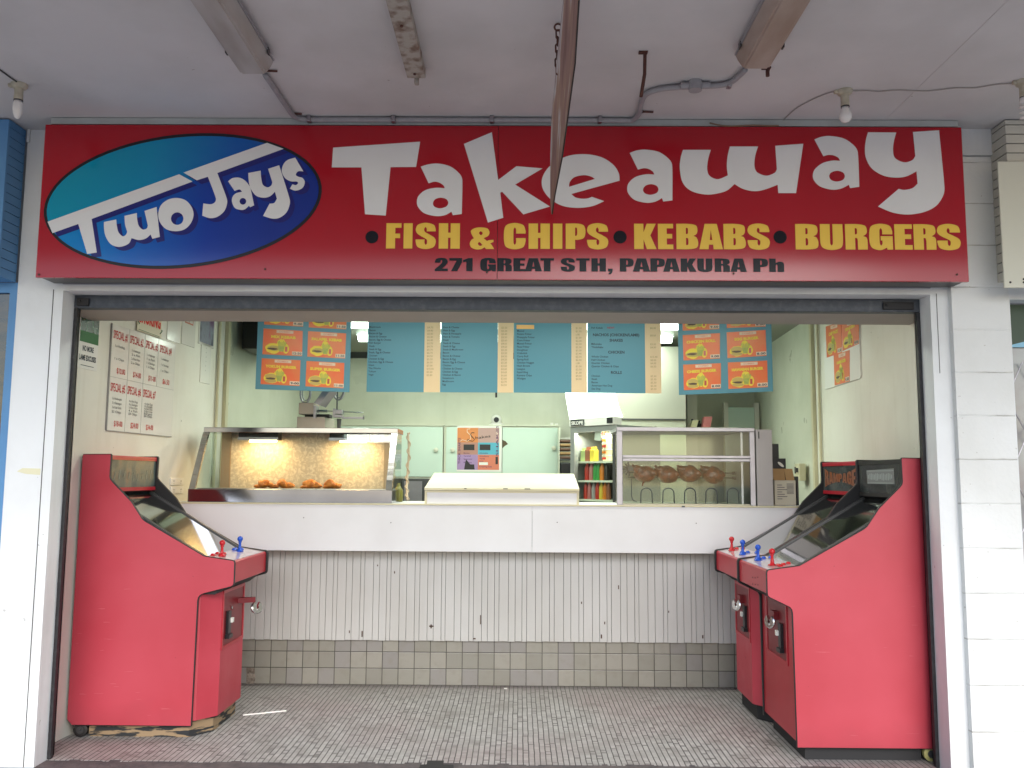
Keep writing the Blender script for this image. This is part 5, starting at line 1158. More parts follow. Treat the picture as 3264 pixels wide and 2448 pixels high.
# picture menus at the sides
OR = mat('menu_orange', (.74, .12, .03), .4, col2=(.66, .20, .05), scale=9, amt=.7); YLT = flat('menu_yellow', (.80, .62, .05)); LIM = mat('food_green', (.28, .34, .06), .5, col2=(.45, .42, .10), scale=60, amt=.7)
PALE = flat('pale_label', (.75, .58, .45)); CANC = mat('drink_can', (.45, .06, .05), .3); BUNC = mat('burger_bun', (.50, .36, .10), .5); PATTY = flat('burger_patty', (.07, .035, .02))
def blob(F, u, v, ru, rv, d, b, n=18, lump=.0, seed=0):
    rnd = random.Random(seed); b.face([F.p(u + ru * math.cos(a) * (1 + rnd.uniform(-lump, lump)), v + rv * math.sin(a) * (1 + rnd.uniform(-lump, lump)), d) for a in [2 * math.pi * i / n for i in range(n)]])
def card(F, c, title, price, kind, parent, seed):
    """c: four pixel corners of the orange card: bottom-left, bottom-right, top-right, top-left"""
    (ax, ay), (bx, by), (cx_, cy_), (dx, dy) = [F.uv(*p) for p in c]
    def q(s, r): return ((ax * (1 - s) + bx * s) * (1 - r) + (dx * (1 - s) + cx_ * s) * r, (ay * (1 - s) + by * s) * (1 - r) + (dy * (1 - s) + cy_ * s) * r)
    W_, H_ = math.hypot(bx - ax, by - ay), math.hypot(dx - ax, dy - ay); ang = math.atan2(by - ay, bx - ax)
    b = B(); b.prism([q(0, 0), q(1, 0), q(1, 1), q(0, 1)], lambda p, r, a: F.p(p, r, a), 0, .002); o = b.obj('menu_card', OR, parent)
    def quad(b, s0, s1, r0, r1, d): b.face([F.p(*q(s0, r0), d), F.p(*q(s1, r0), d), F.p(*q(s1, r1), d), F.p(*q(s0, r1), d)])
    b = B(); quad(b, .33, .76, .86, .97, .003); quad(b, .74, 1.0, .03, .17, .0032); b.obj('label', PALE, o, normals=False)
    b = B(); k = lambda s, r, h, txt, w: text(b, F, txt, *q(s, r), h, .0038, w=w, rot=ang, bold=.05)
    k(.10 if len(title) > 11 else .2, .66, H_ * .10, title, W_ * (.80 if len(title) > 11 else .62)); b.obj('title', YLT, o, normals=False)
    b = B(); text(b, F, price, *q(.76, .055), H_ * .085, .004, w=W_ * .22, rot=ang, bold=.03); b.obj('price', TXD, o, normals=False)
    b = B(); text(b, F, 'COMBO', *q(.40, .885), H_ * .06, .004, w=W_ * .28, rot=ang, bold=.03); b.obj('small_print', mat('label_pink', (.66, .28, .18)), o, normals=False)
    # food picture
    b = B(); blob(F, *q(.26, .25), W_ * .19, H_ * .20, .0031, b, lump=.08, seed=seed); blob(F, *q(.46, .38), W_ * .12, H_ * .26, .0030, b, lump=.12, seed=seed + 1); blob(F, *q(.58, .26), W_ * .08, H_ * .19, .0029, b); b.obj('picture_glow', YLT, o, normals=False)
    b = B()
    if kind == 'kebab': blob(F, *q(.28, .26), W_ * .15, H_ * .10, .0036, b, lump=.1, seed=seed)
    elif kind == 'roll': blob(F, *q(.30, .21), W_ * .24, H_ * .09, .0036, b)
    else: blob(F, *q(.25, .31), W_ * .15, H_ * .11, .0036, b); blob(F, *q(.25, .14), W_ * .15, H_ * .07, .0035, b)
    b.obj('bun', BUNC, o, normals=False)
    b = B(); blob(F, *q(.25, .23), W_ * .13, H_ * .04, .0040, b, lump=.2, seed=seed); b.obj('filling', PATTY, o, normals=False)
    b = B(); p0, p1, p2, p3 = q(.41, .14), q(.52, .14), q(.545, .36), q(.385, .36); b.face([F.p(*p, .0042) for p in (p0, p1, p2, p3)])
    for i in range(7): s = .39 + i * .026; b.face([F.p(*q(s, .34), .0041), F.p(*q(s + .017, .34), .0041), F.p(*q(s + .02 + (i - 3) * .008, .52 + .05 * math.sin(i * 2)), .0041), F.p(*q(s + (i - 3) * .008, .53), .0041)])
    b.obj('chips', LIM, o, normals=False)
    b = B(); quad(b, .56, .62, .14, .34, .0044); b.obj('can', CANC, o, normals=False)
def side_menu(pl, pr, yl, yr, tl, cards, lab):
    (x0, z0), (x1, z1) = at(*pl, yl), at(*pr, yr)
    F = Frame((x0, yl, z0), (x1 - x0, yr - yl, 0)); W_ = math.hypot(x1 - x0, yr - yl)
    t = thing('menu_board', lab, 'menu board', (x0, yl, z0))
    b = B(); b.hexa([F.p(u, v, d) for u, vv in ((0, (0, 2.98 - z0)), (W_, (z1 - z0, 2.98 - z0))) for d in (-.008, 0) for v in vv]); b.obj('panel', BL, t)
    for i, (c, ti, pr_, kd) in enumerate(cards): card(F, c, ti, pr_, kd, t, i * 7)
    return t
k3b = lambda x, y: (780 + x / 3.16, 1020 + y / 3.16)
CL = [([k3b(178, 345), k3b(578, 365), k3b(585, 110), k3b(190, 85)], 'MIX KEBAB', '12-50', 'kebab'), ([k3b(630, 370), k3b(1010, 388), k3b(1022, 135), k3b(638, 112)], 'FALAFEL KEBAB', '11-50', 'kebab'),
      ([k3b(160, 645), k3b(552, 665), k3b(562, 405), k3b(172, 385)], 'YOKUM BURGER', '9-00', 'burger'), ([k3b(612, 668), k3b(995, 688), k3b(1003, 432), k3b(622, 412)], 'SUPER BURGER', '11-00', 'burger'),
      ([k3b(195, 45), k3b(588, 68), k3b(595, -190), k3b(205, -212)], 'KEBAB', '9-00', 'kebab'), ([k3b(645, 75), k3b(1022, 95), k3b(1032, -160), k3b(655, -180)], 'KEBAB', '11-50', 'kebab')]
side_menu((814, 1240), (1114, 1250), 7.15, 7.42, None, CL, 'blue picture menu at the left with kebab and burger cards')
k5b = lambda x, y: (2120 + x / 3.16, 1020 + y / 3.16)
CR = [([k5b(185, 408), k5b(552, 388), k5b(553, 132), k5b(178, 152)], 'CHICKEN ROLL', '9.00', 'roll'), ([k5b(628, 385), k5b(1022, 360), k5b(1012, 100), k5b(620, 125)], 'EGG BURGER', '8.00', 'burger'),
      ([k5b(190, 708), k5b(562, 688), k5b(562, 435), k5b(182, 450)], 'CHEESE BURGER', '8.00', 'burger'), ([k5b(638, 695), k5b(1035, 675), k5b(1028, 408), k5b(632, 428)], 'HAWAIIAN BURGER', '8.00', 'burger'),
      ([k5b(178, 108), k5b(545, 92), k5b(545, -160), k5b(172, -140)], 'ROLL', '9.50', 'roll'), ([k5b(622, 82), k5b(1012, 66), k5b(1005, -185), k5b(615, -165)], 'BURGER', '8.00', 'burger')]
side_menu((2164, 1259), (2464, 1247.6), 7.42, 7.12, None, CR, 'blue picture menu at the right with roll and burger cards')
# board with three cards on the right wall
k5 = lambda x, y: (2050 + x / 2.369, 950 + y / 2.369)
t = thing('special_board', 'white wall board with three red menu cards on the right wall', 'notice board', tuple(FR.p(*FR.uv(2700, 1180))))
us = [FR.uv(*k5(1385, 690)), FR.uv(*k5(1655, 605))]; topz = 2.75
b = B(); b.prism([us[0], (us[1][0] - .02, us[1][1]), (us[1][0], us[1][1] + .02), (us[1][0], topz), (us[0][0], topz)], lambda p, q, a: FR.p(p, q, a), 0, .012); b.obj('backing', M_PAPER, t)
FR2 = Frame(FR.p(0, 0, .0125), FR.u)
for i, (c, ti, pr_, kd) in enumerate((([k5(1388, 450), k5(1502, 412), k5(1498, 180), k5(1380, 215)], 'CHIP PACK', '15.50', 'burger'), ([k5(1508, 400), k5(1630, 345), k5(1630, 165), k5(1500, 190)], 'TENDERS', '15.50', 'kebab'), ([k5(1448, 660), k5(1560, 630), k5(1560, 392), k5(1440, 432)], 'HAMBURGER', '6.50', 'burger'))):
    card(FR2, c, ti, pr_, kd, t, 60 + i)

# ------------------------------------------------------------------ left wall notices
k3c = lambda x, y: (240 + x / 3.53, 980 + y / 3.53)
def U(x, y): return FL.uv(*k3c(x, y))
t = thing('specials_board', 'white specials board with seven red numbered specials on the left wall', 'notice board', tuple(FL.p(*U(700, 900))))
c0, c1_, c2, c3 = U(345, 1368), U(1080, 1462), U(1110, 425), U(400, 165)
uL = (c0[0] + c3[0]) / 2; uR = (c1_[0] + c2[0]) / 2; vB = (c0[1] + c1_[1]) / 2; vT = (c2[1] + c3[1]) / 2; vM = (U(385, 768)[1] + U(1105, 940)[1]) / 2
b = B(); b.fbox(FL, uL, uR, vB, vT, 0, .008); b.obj('panel', mat('gloss_paper', (.74, .71, .66), .18), t)
b = B(); b.fbox(FL, uL - .006, uL, vB, vT, 0, .012); b.fbox(FL, uL, uR, vB - .005, vB, 0, .011)
for f in (.245, .48, .70): u = uL + (uR - uL) * f; b.fbox(FL, u, u + .002, vB if f < .6 else vM, vT, .0081, .009)
b.fbox(FL, uL, uR, vM - .001, vM + .001, .0081, .009); b.obj('divider', mat('grey_divider', (.30, .29, .28)), t)
rd = flat('poster_red', (.55, .03, .03)); gy = flat('poster_grey_ink', (.16, .15, .15)); b = B(); c = B(); H1 = vT - vM; H2 = vM - vB; CW = (uR - uL) * .235
specs = [('SPECIAL #1', '$10.00', ['1 x Hotdog', '', '1 x Chips']), ('SPECIAL #2', '$14-00', ['2 x Hamburger', '2 x Fish', '2 x Potato Fritter', '2 x Chips']), ('SPECIAL #3', '$11-00', ['1 x Hamburger', '1 x Fish', '1 x Sausage', '1 x Chips']), ('SPECIAL #4', '$6.50', ['1 x Hamburger', '1 x Sausage', '1 x Chips'])]
specs2 = [('SPECIAL #5', '$18-00', ['3 x Hamburgers', '3 x Sausages', '2 x Crab Sticks', '$2 Chips']), ('SPECIAL #6', '$24.00', ['4 x Hot Dogs', '4 x Sausages', '3 x Potato Fritters', '4 x Fish', '$4 Chips']), ('SPECIAL #7', '$34-00', ['4 x Hot Dogs', '4 x Sausages', '4 x Potato Fritters', '4 x Egg or Cheese', 'Burgers', '$4 Chips'])]
for vt, HH, sp in ((vT, H1, specs), (vM, H2, specs2)):
    for i, (a, p, ls) in enumerate(sp):
        u = uL + .02 + i * CW * (1.0 if i < 3 else 1.0); 
        text(b, FL, a, u, vt - .095, .058, .0095, w=CW * .86, bold=.012)
        for j, s in enumerate(ls):
            if s: text(c, FL, s, u + .03, vt - .15 - j * min(.05, (HH - .27) / max(1, len(ls) - 1)), .017, .0095, w=CW * .55, bold=.01)
        text(b, FL, p, u + CW * .30, vt - HH + .03, .040, .0095, w=CW * .5, bold=.012)
b.obj('special_heading', rd, t, normals=False); c.obj('special_lines', gy, t, normals=False)
# "no more lame excuses" poster
a0, a1, a2, a3 = U(5, 665), U(240, 725), U(262, 130), U(50, 85)
u0, u1, v0, v1 = (a0[0] + a3[0]) / 2, (a1[0] + a2[0]) / 2, (a0[1] + a1[1]) / 2, (a2[1] + a3[1]) / 2
t = thing('poster', 'NO MORE LAME EXCUSES poster with a green picture, nearest the street', 'poster', tuple(FL.p(u0, v0)))
b = B(); b.fbox(FL, u0, u1, v0, v1, 0, .004); b.obj('sheet', M_PAPER, t); vp = v1 - (v1 - v0) * .50
b = B(); b.fbox(FL, u0 + .015, u1 - .002, vp, v1 - .004, .0041, .005); b.obj('picture', art_mat('green_photo', [(.38, (.008, .02, .012)), (.5, (.02, .06, .03)), (.6, (.12, .17, .13)), (.72, (.3, .34, .30))], 14, 2), t)
b = B(); b.fbox(FL, u0 + .015, u1 - .002, vp, vp + .07, .0051, .0056); b.obj('green_band', flat('band_green', (.03, .14, .045)), t)
b = B(); text(b, FL, 'NO MORE', (u0 + u1) / 2, vp - .055, .034, .0048, w=(u1 - u0) * .55, align='c', bold=.04); text(b, FL, 'LAME EXCUSES', (u0 + u1) / 2, vp - .115, .034, .0048, w=(u1 - u0) * .84, align='c', bold=.04)
b.fbox(FL, u0 + .04, u1 - .04, vp - .15, vp - .146, .0043, .0048); b.obj('lettering', TXD, t, normals=False)
# no smoking notice
a0, a1 = U(675, 262), U(948, 345); tp = U(945, 165)
u0, u1, v0 = a0[0], a1[0], (a0[1] + a1[1]) / 2; v1 = v0 + .30
t = thing('notice', 'cream NO SMOKING notice with green corner scrolls above the specials board', 'notice', tuple(FL.p(u0, v0)))
b = B(); b.fbox(FL, u0, u1, v0, v1, .009, .013); b.obj('card', mat('cream_card', (.72, .66, .50), .4), t)
b = B(); text(b, FL, 'SMOKING', u0 + .02, v0 + .07, .085, .014, w=(u1 - u0) - .04, bold=.05); text(b, FL, 'NO', u0 + .12, v0 + .19, .085, .014, bold=.05); b.obj('lettering', flat('notice_red', (.70, .03, .02)), t, normals=False)
b = B()
for uc, vc in ((u0 + .012, v0 + .02), (u1 - .012, v0 + .0)): b.tube([FL.p(uc + .014 * math.cos(a) * (1 if uc < u0 + .1 else -1), vc + .03 + a * .008, .016) for a in [i * .5 for i in range(9)]], .003, 6)
b.tube([FL.p(u0 + .02, v0 + .012, .014), FL.p(u1 - .03, v0 + .008, .014)], .0018, 6); b.obj('scroll', flat('scroll_green', (.03, .16, .08)), t)
# framed sheets further back
def sheet(pa, pb, h, lab, kind, name='certificate'):
    (ua, va), (ub, vb) = U(*pa), U(*pb); v0 = (va + vb) / 2; tt = thing(name, lab, 'notice', tuple(FL.p(ua, v0)))
    b = B(); b.fbox(FL, ua, ub, v0, v0 + h, .0, .006); b.obj('sheet', MATS['gloss_paper'], tt)
    b = B()
    if kind == 'red':
        for k in range(5): b.fbox(FL, ua + .05, ub - .05, v0 + h * (.35 + .11 * k), v0 + h * (.35 + .11 * k) + .012, .0062, .007)
        for k in range(3): b.fbox(FL, ua + .05 + (ub - ua - .1) * k / 2 - .004, ua + .05 + (ub - ua - .1) * k / 2 + .004, v0 + h * .35, v0 + h * .8, .0062, .007)
        b.obj('printing', flat('faded_red_print', (.50, .16, .10)), tt)
    elif kind == 'blue': b.tube([FL.p((ua + ub) / 2 + .04 * math.sin(i), v0 + h * .4 + .03 * i, .008) for i in range(7)], .007, 6); b.obj('printing', flat('blue_print', (.12, .2, .42)), tt)
    elif kind == 'purple': b.prism([(ua + .02, v0 + .02), (ub - .02, v0 + .02), (ub - .02, v0 + h - .05), (ua + .02, v0 + h - .03)], lambda p, q, a: FL.p(p, q, a), .0062, .007); b.obj('picture', art_mat('purple_photo', [(.35, (.05, .04, .06)), (.5, (.30, .32, .38)), (.62, (.22, .12, .22)), (.75, (.6, .6, .62))], 5, 3), tt)
    else:
        for k in range(7): b.fbox(FL, ua + .1, ub - .1, v0 + h * (.25 + .09 * k), v0 + h * (.25 + .09 * k) + .008, .0062, .0068)
        b.obj('printing', gy, tt)
sheet((1025, 360), (1165, 405), .50, 'paper sheet with a blue scribble, left of the red printed sheet', 'blue')
sheet((1185, 415), (1335, 445), .50, 'glossy sheet printed with a red grid on the left wall', 'red')
sheet((1378, 395), (1552, 475), .42, 'glossy picture with a purple shape near the wall strip', 'purple', 'poster')
sheet((1395, 850), (1505, 855), .42, 'narrow typed notice below the purple picture', 'txt')
# ------------------------------------------------------------------ kitchen at the back
# fluorescent lights
for yy_, lab in ((8.75, 'rear row'), (7.95, 'middle row'), (6.35, 'front row')):
    for x0, x1, side_n in ((-1.66, -.10, 'left'), (.02, 1.56, 'right')):
        t = thing('kitchen_light', f'{lab} {side_n} fluorescent light glowing on the kitchen ceiling', 'ceiling light', ((x0 + x1) / 2, yy_, ZI), 'kitchen ceiling lights')
        b = B(); b.box(x0, x1, yy_ - .05, yy_ + .05, ZI - .03, ZI - .001); b.obj('base', M_WHITE, t)
        b = B(); b.prism([(-.07, -.031), (-.06, -.07), (-.03, -.09), (.03, -.09), (.06, -.07), (.07, -.031)], lambda p, q, a: (a, yy_ + p, ZI + q), x0 + .02, x1 - .02); b.obj('diffuser', M_TUBE, t, True)
        li = bpy.data.lights.new('kitchen_light_lamp', 'AREA'); li.shape = 'RECTANGLE'; li.size = x1 - x0 - .1; li.size_y = .12; li.energy = 7 if yy_ > 7 else 8.5; li.color = (.95, 1, .87) if yy_ > 7 else (1, .95, .84)
        lo_ = bpy.data.objects.new('kitchen_light_lamp', li); COL.objects.link(lo_); lo_.location = ((x0 + x1) / 2, yy_, ZI - .10)
# wall cupboards
k8 = lambda x, y: (1350 + x / 4.022, 1300 + y / 4.022)
YC = 9.85; FC = FRONT(YC)
def P2(x, y, F=FC): return F.uv(*k8(x, y))
uA, vTop = P2(280, 222); uE = P2(1740, 222)[0]; vBot = P2(0, 905)[1]; uM = P2(1010, 300)[0]; uG = P2(255, 230)[0]; uS = FC.uv(1080, 1360)[0]
t = thing('wall_cupboard', 'pale green wall cupboard with sliding doors and a shakes poster', 'cupboard', ((uA + uE) / 2, YC, vBot))
b = B(); b.box(uA, uE, YC + .012, YB - .002, vBot, vTop - .008); b.obj('carcass', M_MINTW, t)
b = B(); b.box(uA - .004, uE + .006, YC - .006, YB - .001, vTop - .007, vTop + .008); b.box(uE + .0, uE + .02, YC - .005, YC + .02, vBot, vTop - .008); b.box(uA - .012, uA, YC - .005, YC + .02, vBot, vTop - .008); b.obj('frame', M_MINTW, t)
b = B(); b.box(uA + .012, uM + .0, YC, YC + .01, vBot + .02, vTop - .02, .001); d1 = b.obj('door', M_MINT, t)
b = B(); b.box(uM + .004, uE - .012, YC - .012, YC - .002, vBot + .02, vTop - .024, .001); d2 = b.obj('door', M_MINT, t)
for (px, py), dd, par in (((375, 540), YC, d1), ((1668, 517), YC - .012, d2)): u, v = P2(px, py); b = B(); b.lathe((u, dd, v), [(.012, 0), (.012, .008), (.026, .018), (.026, .026), (.014, .032)], 18, axis=(0, -1, 0)); b.obj('knob', M_MINTW, par, True)
b = B(); b.box(uM - .002, uM + .002, YC - .014, YC - .011, vBot + .02, vTop - .02); b.obj('seam', M_DGREY, t)
b = B(); u, v = P2(1010, 465); b.prism([(u, v + .05), (u + .04, v + .03), (u + .065, v), (u + .03, v - .02), (u, v - .05)], lambda p, q, a: (p, a, q), YC - .0135, YC - .0125); b.obj('damage', mat('torn_patch', (.10, .07, .04), .8), d2)
t = thing('wall_cupboard', 'plain pale green wall cupboard left of the shakes poster', 'cupboard', ((uS + uG) / 2, YC, vBot))
b = B(); b.box(uS, uG, YC + .012, YB - .002, vBot, vTop - .008); b.obj('carcass', M_MINTW, t)
b = B(); b.box(uS - .004, uG + .004, YC - .006, YB - .001, vTop - .007, vTop + .006); b.obj('frame', M_MINTW, t)
b = B(); b.box(uS + .012, uG - .006, YC, YC + .01, vBot + .02, vTop - .02, .001); d3 = b.obj('door', M_MINT, t)
u, v = P2(162, 540); b = B(); b.lathe((u, YC, v), [(.012, 0), (.012, .008), (.026, .018), (.026, .026), (.014, .032)], 18, axis=(0, -1, 0)); b.obj('knob', M_MINTW, d3, True)
# shakes poster
FP = FRONT(YC - .004)
def PP(x, y): return FP.uv(*k8(x, y))
t = thing('shakes_poster', 'colourful Shakes poster taped to the cupboard door', 'poster', (*FP.p(*PP(700, 520)),))
(u0, v0), (u1, v1) = PP(428, 793), PP(972, 258)
b = B(); b.fbox(FP, u0 - .004, u1 + .03, v0 - .02, v1 + .02, -.002, .0); b.obj('backing', M_PAPER, t)
um = PP(703, 0)[0]; vm = PP(0, 440)[1]; vl = PP(0, 596)[1]
for nm, q, cc in (('top_left', (u0, um, vm, v1), (.62, .22, .07)), ('top_right', (um, u1, vm, v1), (.45, .28, .26)), ('mid_left', (u0, um, vl, vm), (.40, .20, .16)), ('mid_right', (um, u1, vl, vm), (.08, .36, .48)), ('low_left', (u0, um, v0, vl), (.34, .22, .42)), ('low_right', (um, u1, v0, vl), (.62, .18, .11))):
    b = B(); b.fbox(FP, *q, .0002, .001); b.obj('colour_block', flat('poster_' + nm, cc, .4), t)
b = B()
for a in ((513, 653), (720, 858)): (p, q), (r, s) = PP(a[0], 542), PP(a[1], 470); b.fbox(FP, p, r, q, s, .0012, .002)
(p, q), (r, s) = PP(922, 722), PP(955, 628); b.fbox(FP, p, r, q, s, .0012, .002)
b.prism([PP(520, 790), PP(655, 790), PP(650, 725), PP(600, 725), PP(545, 660), PP(535, 700)], lambda p, q, a: FP.p(p, q, a), .0012, .002); b.obj('dark_window', M_BLACK, t)
b = B(); w_ = (u1 - u0)
for s, x, y, al in (('Banana', 515, 588, 'l'), ('Caramel', 515, 625, 'l'), ('Spearmint', 515, 665, 'l'), ('Blueberry', 515, 708, 'l'), ('Chocolate', 718, 588, 'l'), ('Strawberry', 718, 628, 'l'), ('Vanilla', 718, 660, 'l'), ('Lime', 718, 692, 'l'), ('Creaming Soda', 714, 762, 'l')):
    u, v = PP(x, y); text(b, FP, s, u, v, .017, .0014, bold=.015)
u, v = PP(470, 720); text(b, FP, 'THICK SHAKES', u, v, .026, .0014, w=.62 * (v1 - v0), rot=math.pi / 2, bold=.02)
u, v = PP(957, 620); text(b, FP, 'SHAKES', u, v, .026, .0014, w=.36, rot=math.pi / 2, bold=.02); b.obj('lettering', flat('poster_plum', (.10, .03, .10)), t, normals=False)
b = B(); sk = [PP(*p) for p in ((650, 320), (620, 318), (600, 345), (625, 375), (655, 405), (630, 430), (590, 420), (570, 400), (560, 430))]; b.tube([FP.p(u, v, .002) for u, v in sk], .0045, 6)
u, v = PP(668, 402); text(b, FP, 'hakes', u, v, .032, .002, w=PP(865, 0)[0] - u, rot=.14, bold=.01); b.obj('script_title', M_BLACK, t, normals=False)
b = B(); sk = [PP(*p) for p in ((600, 270), (560, 275), (560, 310), (600, 350), (605, 400), (560, 430), (500, 410), (465, 430))]; b.tube([FP.p(u, v, .0016) for u, v in sk], .0045, 6); u, v = PP(930, 340); text(b, FP, 's', u, v, .05, .0016); b.obj('script_shadow', PALE, t, normals=False)
b = B(); (p, q), (r, s) = PP(712, 733), PP(825, 698); b.fbox(FP, p, r, q, s, .0012, .002); b.obj('white_patch', M_PAPER, t)
# security camera
u, v = P2(933, 150); t = thing('security_camera', 'small white dome camera standing on top of the cupboard', 'camera', (u, YC + .1, vTop + .009))
b = B(); b.lathe((u, YC + .1, vTop + .009), [(.09, 0), (.09, .01), (.05, .03), (.04, .06)], 20); b.ball((u, YC + .09, v), .062, sub=3); b.obj('housing', M_PAPER, t, True)
b = B(); b.cyl((u, YC + .06, v), (u, YC + .024, v), .032, .03, 20); b.obj('lens', M_BLACK, t, True)
u, v = P2(1685, 205); b = B(); b.box(u - .05, u - .02, YC + .02, YC + .06, vTop + .009, vTop + .035, .004); b.box(u, u + .035, YC + .02, YC + .07, vTop + .009, vTop + .028, .004); tag(b.obj('clutter', M_PAPER), 'small pale odds and ends on the right end of the cupboard top', 'clutter')
# open shelf and oven below the left cupboard
(u0, v1), (u1, v0) = FC.uv(1300, 1512), FC.uv(1384, 1600)
t = thing('oven', 'dark oven under the left wall cupboard', 'oven', (u0, 9.6, .9))
b = B(); b.box(u0 - .05, u1 + .45, 9.7, YB - .003, .9, vBot - .002, .005); b.obj('body', M_DGREY, t)
b = B(); b.box(u0 + .22, u1 + .3, 9.68, 9.699, 1.15, vBot - .06, .004); b.obj('door', M_BLACK, t)
b = B(); b.box(u0 - .02, u0 + .18, 9.685, 9.699, 1.2, vBot - .03); b.obj('control_strip', M_ALU, t)
b = B(); b.box(-2.3, 2.2, 9.45, YB - .004, .86, .9, .004); b.box(-2.28, 2.18, 9.5, 9.52, 0, .86); tag(b.obj('workbench', M_STEEL), 'stainless workbench along the kitchen back wall', 'bench')
# slicer / spit machine behind the warmer
k6b = lambda x, y: (900 + x / 4.367, 1240 + y / 4.367)
YK = 7.75; FK = FRONT(YK)
def K(x, y): return FK.uv(*k6b(x, y))
t = thing('slicer_machine', 'grey metal kebab grill machine standing behind the food warmer', 'kitchen machine', (*FK.p(*K(400, 500))[:2], 1.0))
mg = mat('taupe_metal', (.36, .31, .27), .35, .4)
(a, c_), (d, e) = K(205, 385), K(590, 560); b = B(); b.box(a, d, YK, YK + .4, 1.0, c_, .004); b.obj('body', mg, t)
(a, c_), (d, e) = K(230, 190), K(432, 352); b = B(); b.box(a, d, YK, YK + .2, e, c_, .004); b.obj('motor_head', mg, t)
b = B(); (a, c_), (d, e) = K(436, 230), K(468, 360); b.box(a, d, YK - .01, YK + .12, e - .03, c_, .003); b.obj('bracket', M_ALU, t)
(p, q) = K(300, 365); b = B(); b.box(p, p + .22, YK + .03, YK + .17, q - .014, q + .012); b.obj('turntable', M_BLACKM, t)
b = B(); a = K(470, 300); c = K(700, 305); b.cyl((a[0], YK + .05, a[1]), (K(610, 300)[0], YK + .05, a[1]), .012, seg=10); b.cyl((K(610, 300)[0], YK + .05, a[1]), (K(1110, 315)[0], YK + .05, K(0, 316)[1]), .005, seg=8); b.obj('spindle', M_STEEL, t)
b = B(); (a, c_), (d, e) = K(735, 285), K(828, 350); b.box(a, d, YK, YK + .09, e, c_, .004); (a, c_), (d, e) = K(700, 268), K(735, 365); b.box(a, d, YK + .01, YK + .06, e, c_, .003); b.obj('clamp_block', M_ALU, t)
b = B(); a = K(700, 375); b.box(a[0], K(840, 0)[0], YK + .01, YK + .09, a[1] - .01, a[1] + .01); b.box(K(830, 0)[0], K(1135, 0)[0], YK + .03, YK + .06, a[1] - .022, a[1] - .005); b.box(K(1125, 0)[0], K(1135, 0)[0], YK + .03, YK + .06, a[1] - .03, a[1] + .01); b.obj('cutter_rail', M_ALU, t)
b = B(); a = K(775, 410); b.cyl((a[0], YK + .05, a[1]), (a[0], YK + .05, a[1] - .11), .022, .014, 12); b.obj('handle', M_DGREY, t)
b = B(); a = K(745, 250); b.cyl((a[0], YK + .05, a[1] - .02), (a[0], YK + .05, K(0, -80)[1]), .007, seg=8); b.obj('upright', M_DGREY, t)
for cxp, cyp, rx_, ry_ in ((292, 40, 72, 150), (760, 10, 76, 130)):
    a = K(cxp, cyp); b = B(); n_ = 28
    for k, sc_ in enumerate((1, .72)):
        b.tube([(a[0] + rx_ * sc_ / 4.367 * YK / FPX * math.cos(t_), YK + .08 + .02 * k, a[1] + ry_ * sc_ / 4.367 * YK / FPX * math.sin(t_)) for t_ in [2 * math.pi * i / n_ for i in range(n_)]], .009 if k == 0 else .005, 6, True)
    b.obj('guard_ring', M_ALU, t, 'all')
b = B(); a, c = K(462, 190), K(640, 10); b.hexa([(x, y, z) for (x, z) in ((a[0] - .02, a[1]), (c[0] - .035, c[1] + .02)) for y in (YK + .02, YK + .06) for z, x in ((z, x), (z - .02, x + .05))]); b.obj('arm', M_ALU, t)
# black television / speaker box behind the left picture menu
(u0, v0) = at(770, 1112, 7.9); u1 = at(860, 1118, 7.9)[0]
t = thing('wall_television', 'black television box partly hidden behind the left picture menu', 'television', (u0, 7.9, v0))
b = B(); b.hexa([(x, y, z) for x, y0_, y1_ in ((u0, 7.9, 8.5), (u1 + .3, 7.86, 8.5)) for y in (y0_, y1_) for z in (v0, ZI - .012)], .01); b.obj('casing', M_BLACK, t)
b = B(); b.cyl((u0 + .2, 8.3, ZI - .011), (u0 + .2, 8.3, ZI), .05); b.obj('bracket', M_DGREY, t)

# ------------------------------------------------------------------ drinks fridge with lit header
yR, yL = 8.0, 8.45
xR, zR = at(1966, 1346, yR); xL, zLf = at(1818, 1368, yL); zF = (zR + zLf) / 2
FG = Frame((xL, yL, 0), (xR - xL, yR - yL, 0)); WF = math.hypot(xR - xL, yR - yL)
t = thing('drinks_fridge', 'tall drinks fridge with glass door and glowing header panel', 'fridge', (xL, yL, 0))
D = .62
mgr = mat('fridge_grey', (.30, .31, .30), .4, .3)
b = B(); b.fbox(FG, 0, .02, 0, zF, -D, -.05); b.fbox(FG, WF - .02, WF, 0, zF, -D, -.05); b.fbox(FG, .021, WF - .021, 0, zF, -D, -D + .02); b.fbox(FG, .021, WF - .021, zF - .03, zF, -D + .021, -.05); b.fbox(FG, .021, WF - .021, 0, .12, -D + .021, -.05); b.obj('cabinet', mgr, t)
b = B(); b.fbox(FG, 0, .055, .1, zF, -.049, 0); b.fbox(FG, WF - .055, WF, .1, zF, -.049, 0); b.fbox(FG, .0555, WF - .0555, zF - .055, zF, -.049, 0); b.fbox(FG, .0555, WF - .0555, .1, .3, -.049, 0); b.obj('door', mgr, t)
b = B(); b.fbox(FG, .0555, WF - .0555, .301, zF - .056, -.03, -.025); b.obj('glass', M_CLEAR, t)
b = B(); b.fbox(FG, WF - .045, WF - .012, .3, zF - .06, .001, .012); b.obj('handle_strip', M_DGREY, t)
M_SHELF = mat('shelf_wire', (.75, .74, .62), .4)
shz = [at(1890, y, 8.3)[1] for y in (1470, 1531, 1592)] + [1.05, .7]
for z in shz: b = B(); b.fbox(FG, .025, WF - .025, z - .018, z, -D + .06, -.055); b.obj('shelf', M_SHELF, t)
b = B(); ch = lambda p, q, a: FG.p(p, q, a)
hz0 = zF + .075
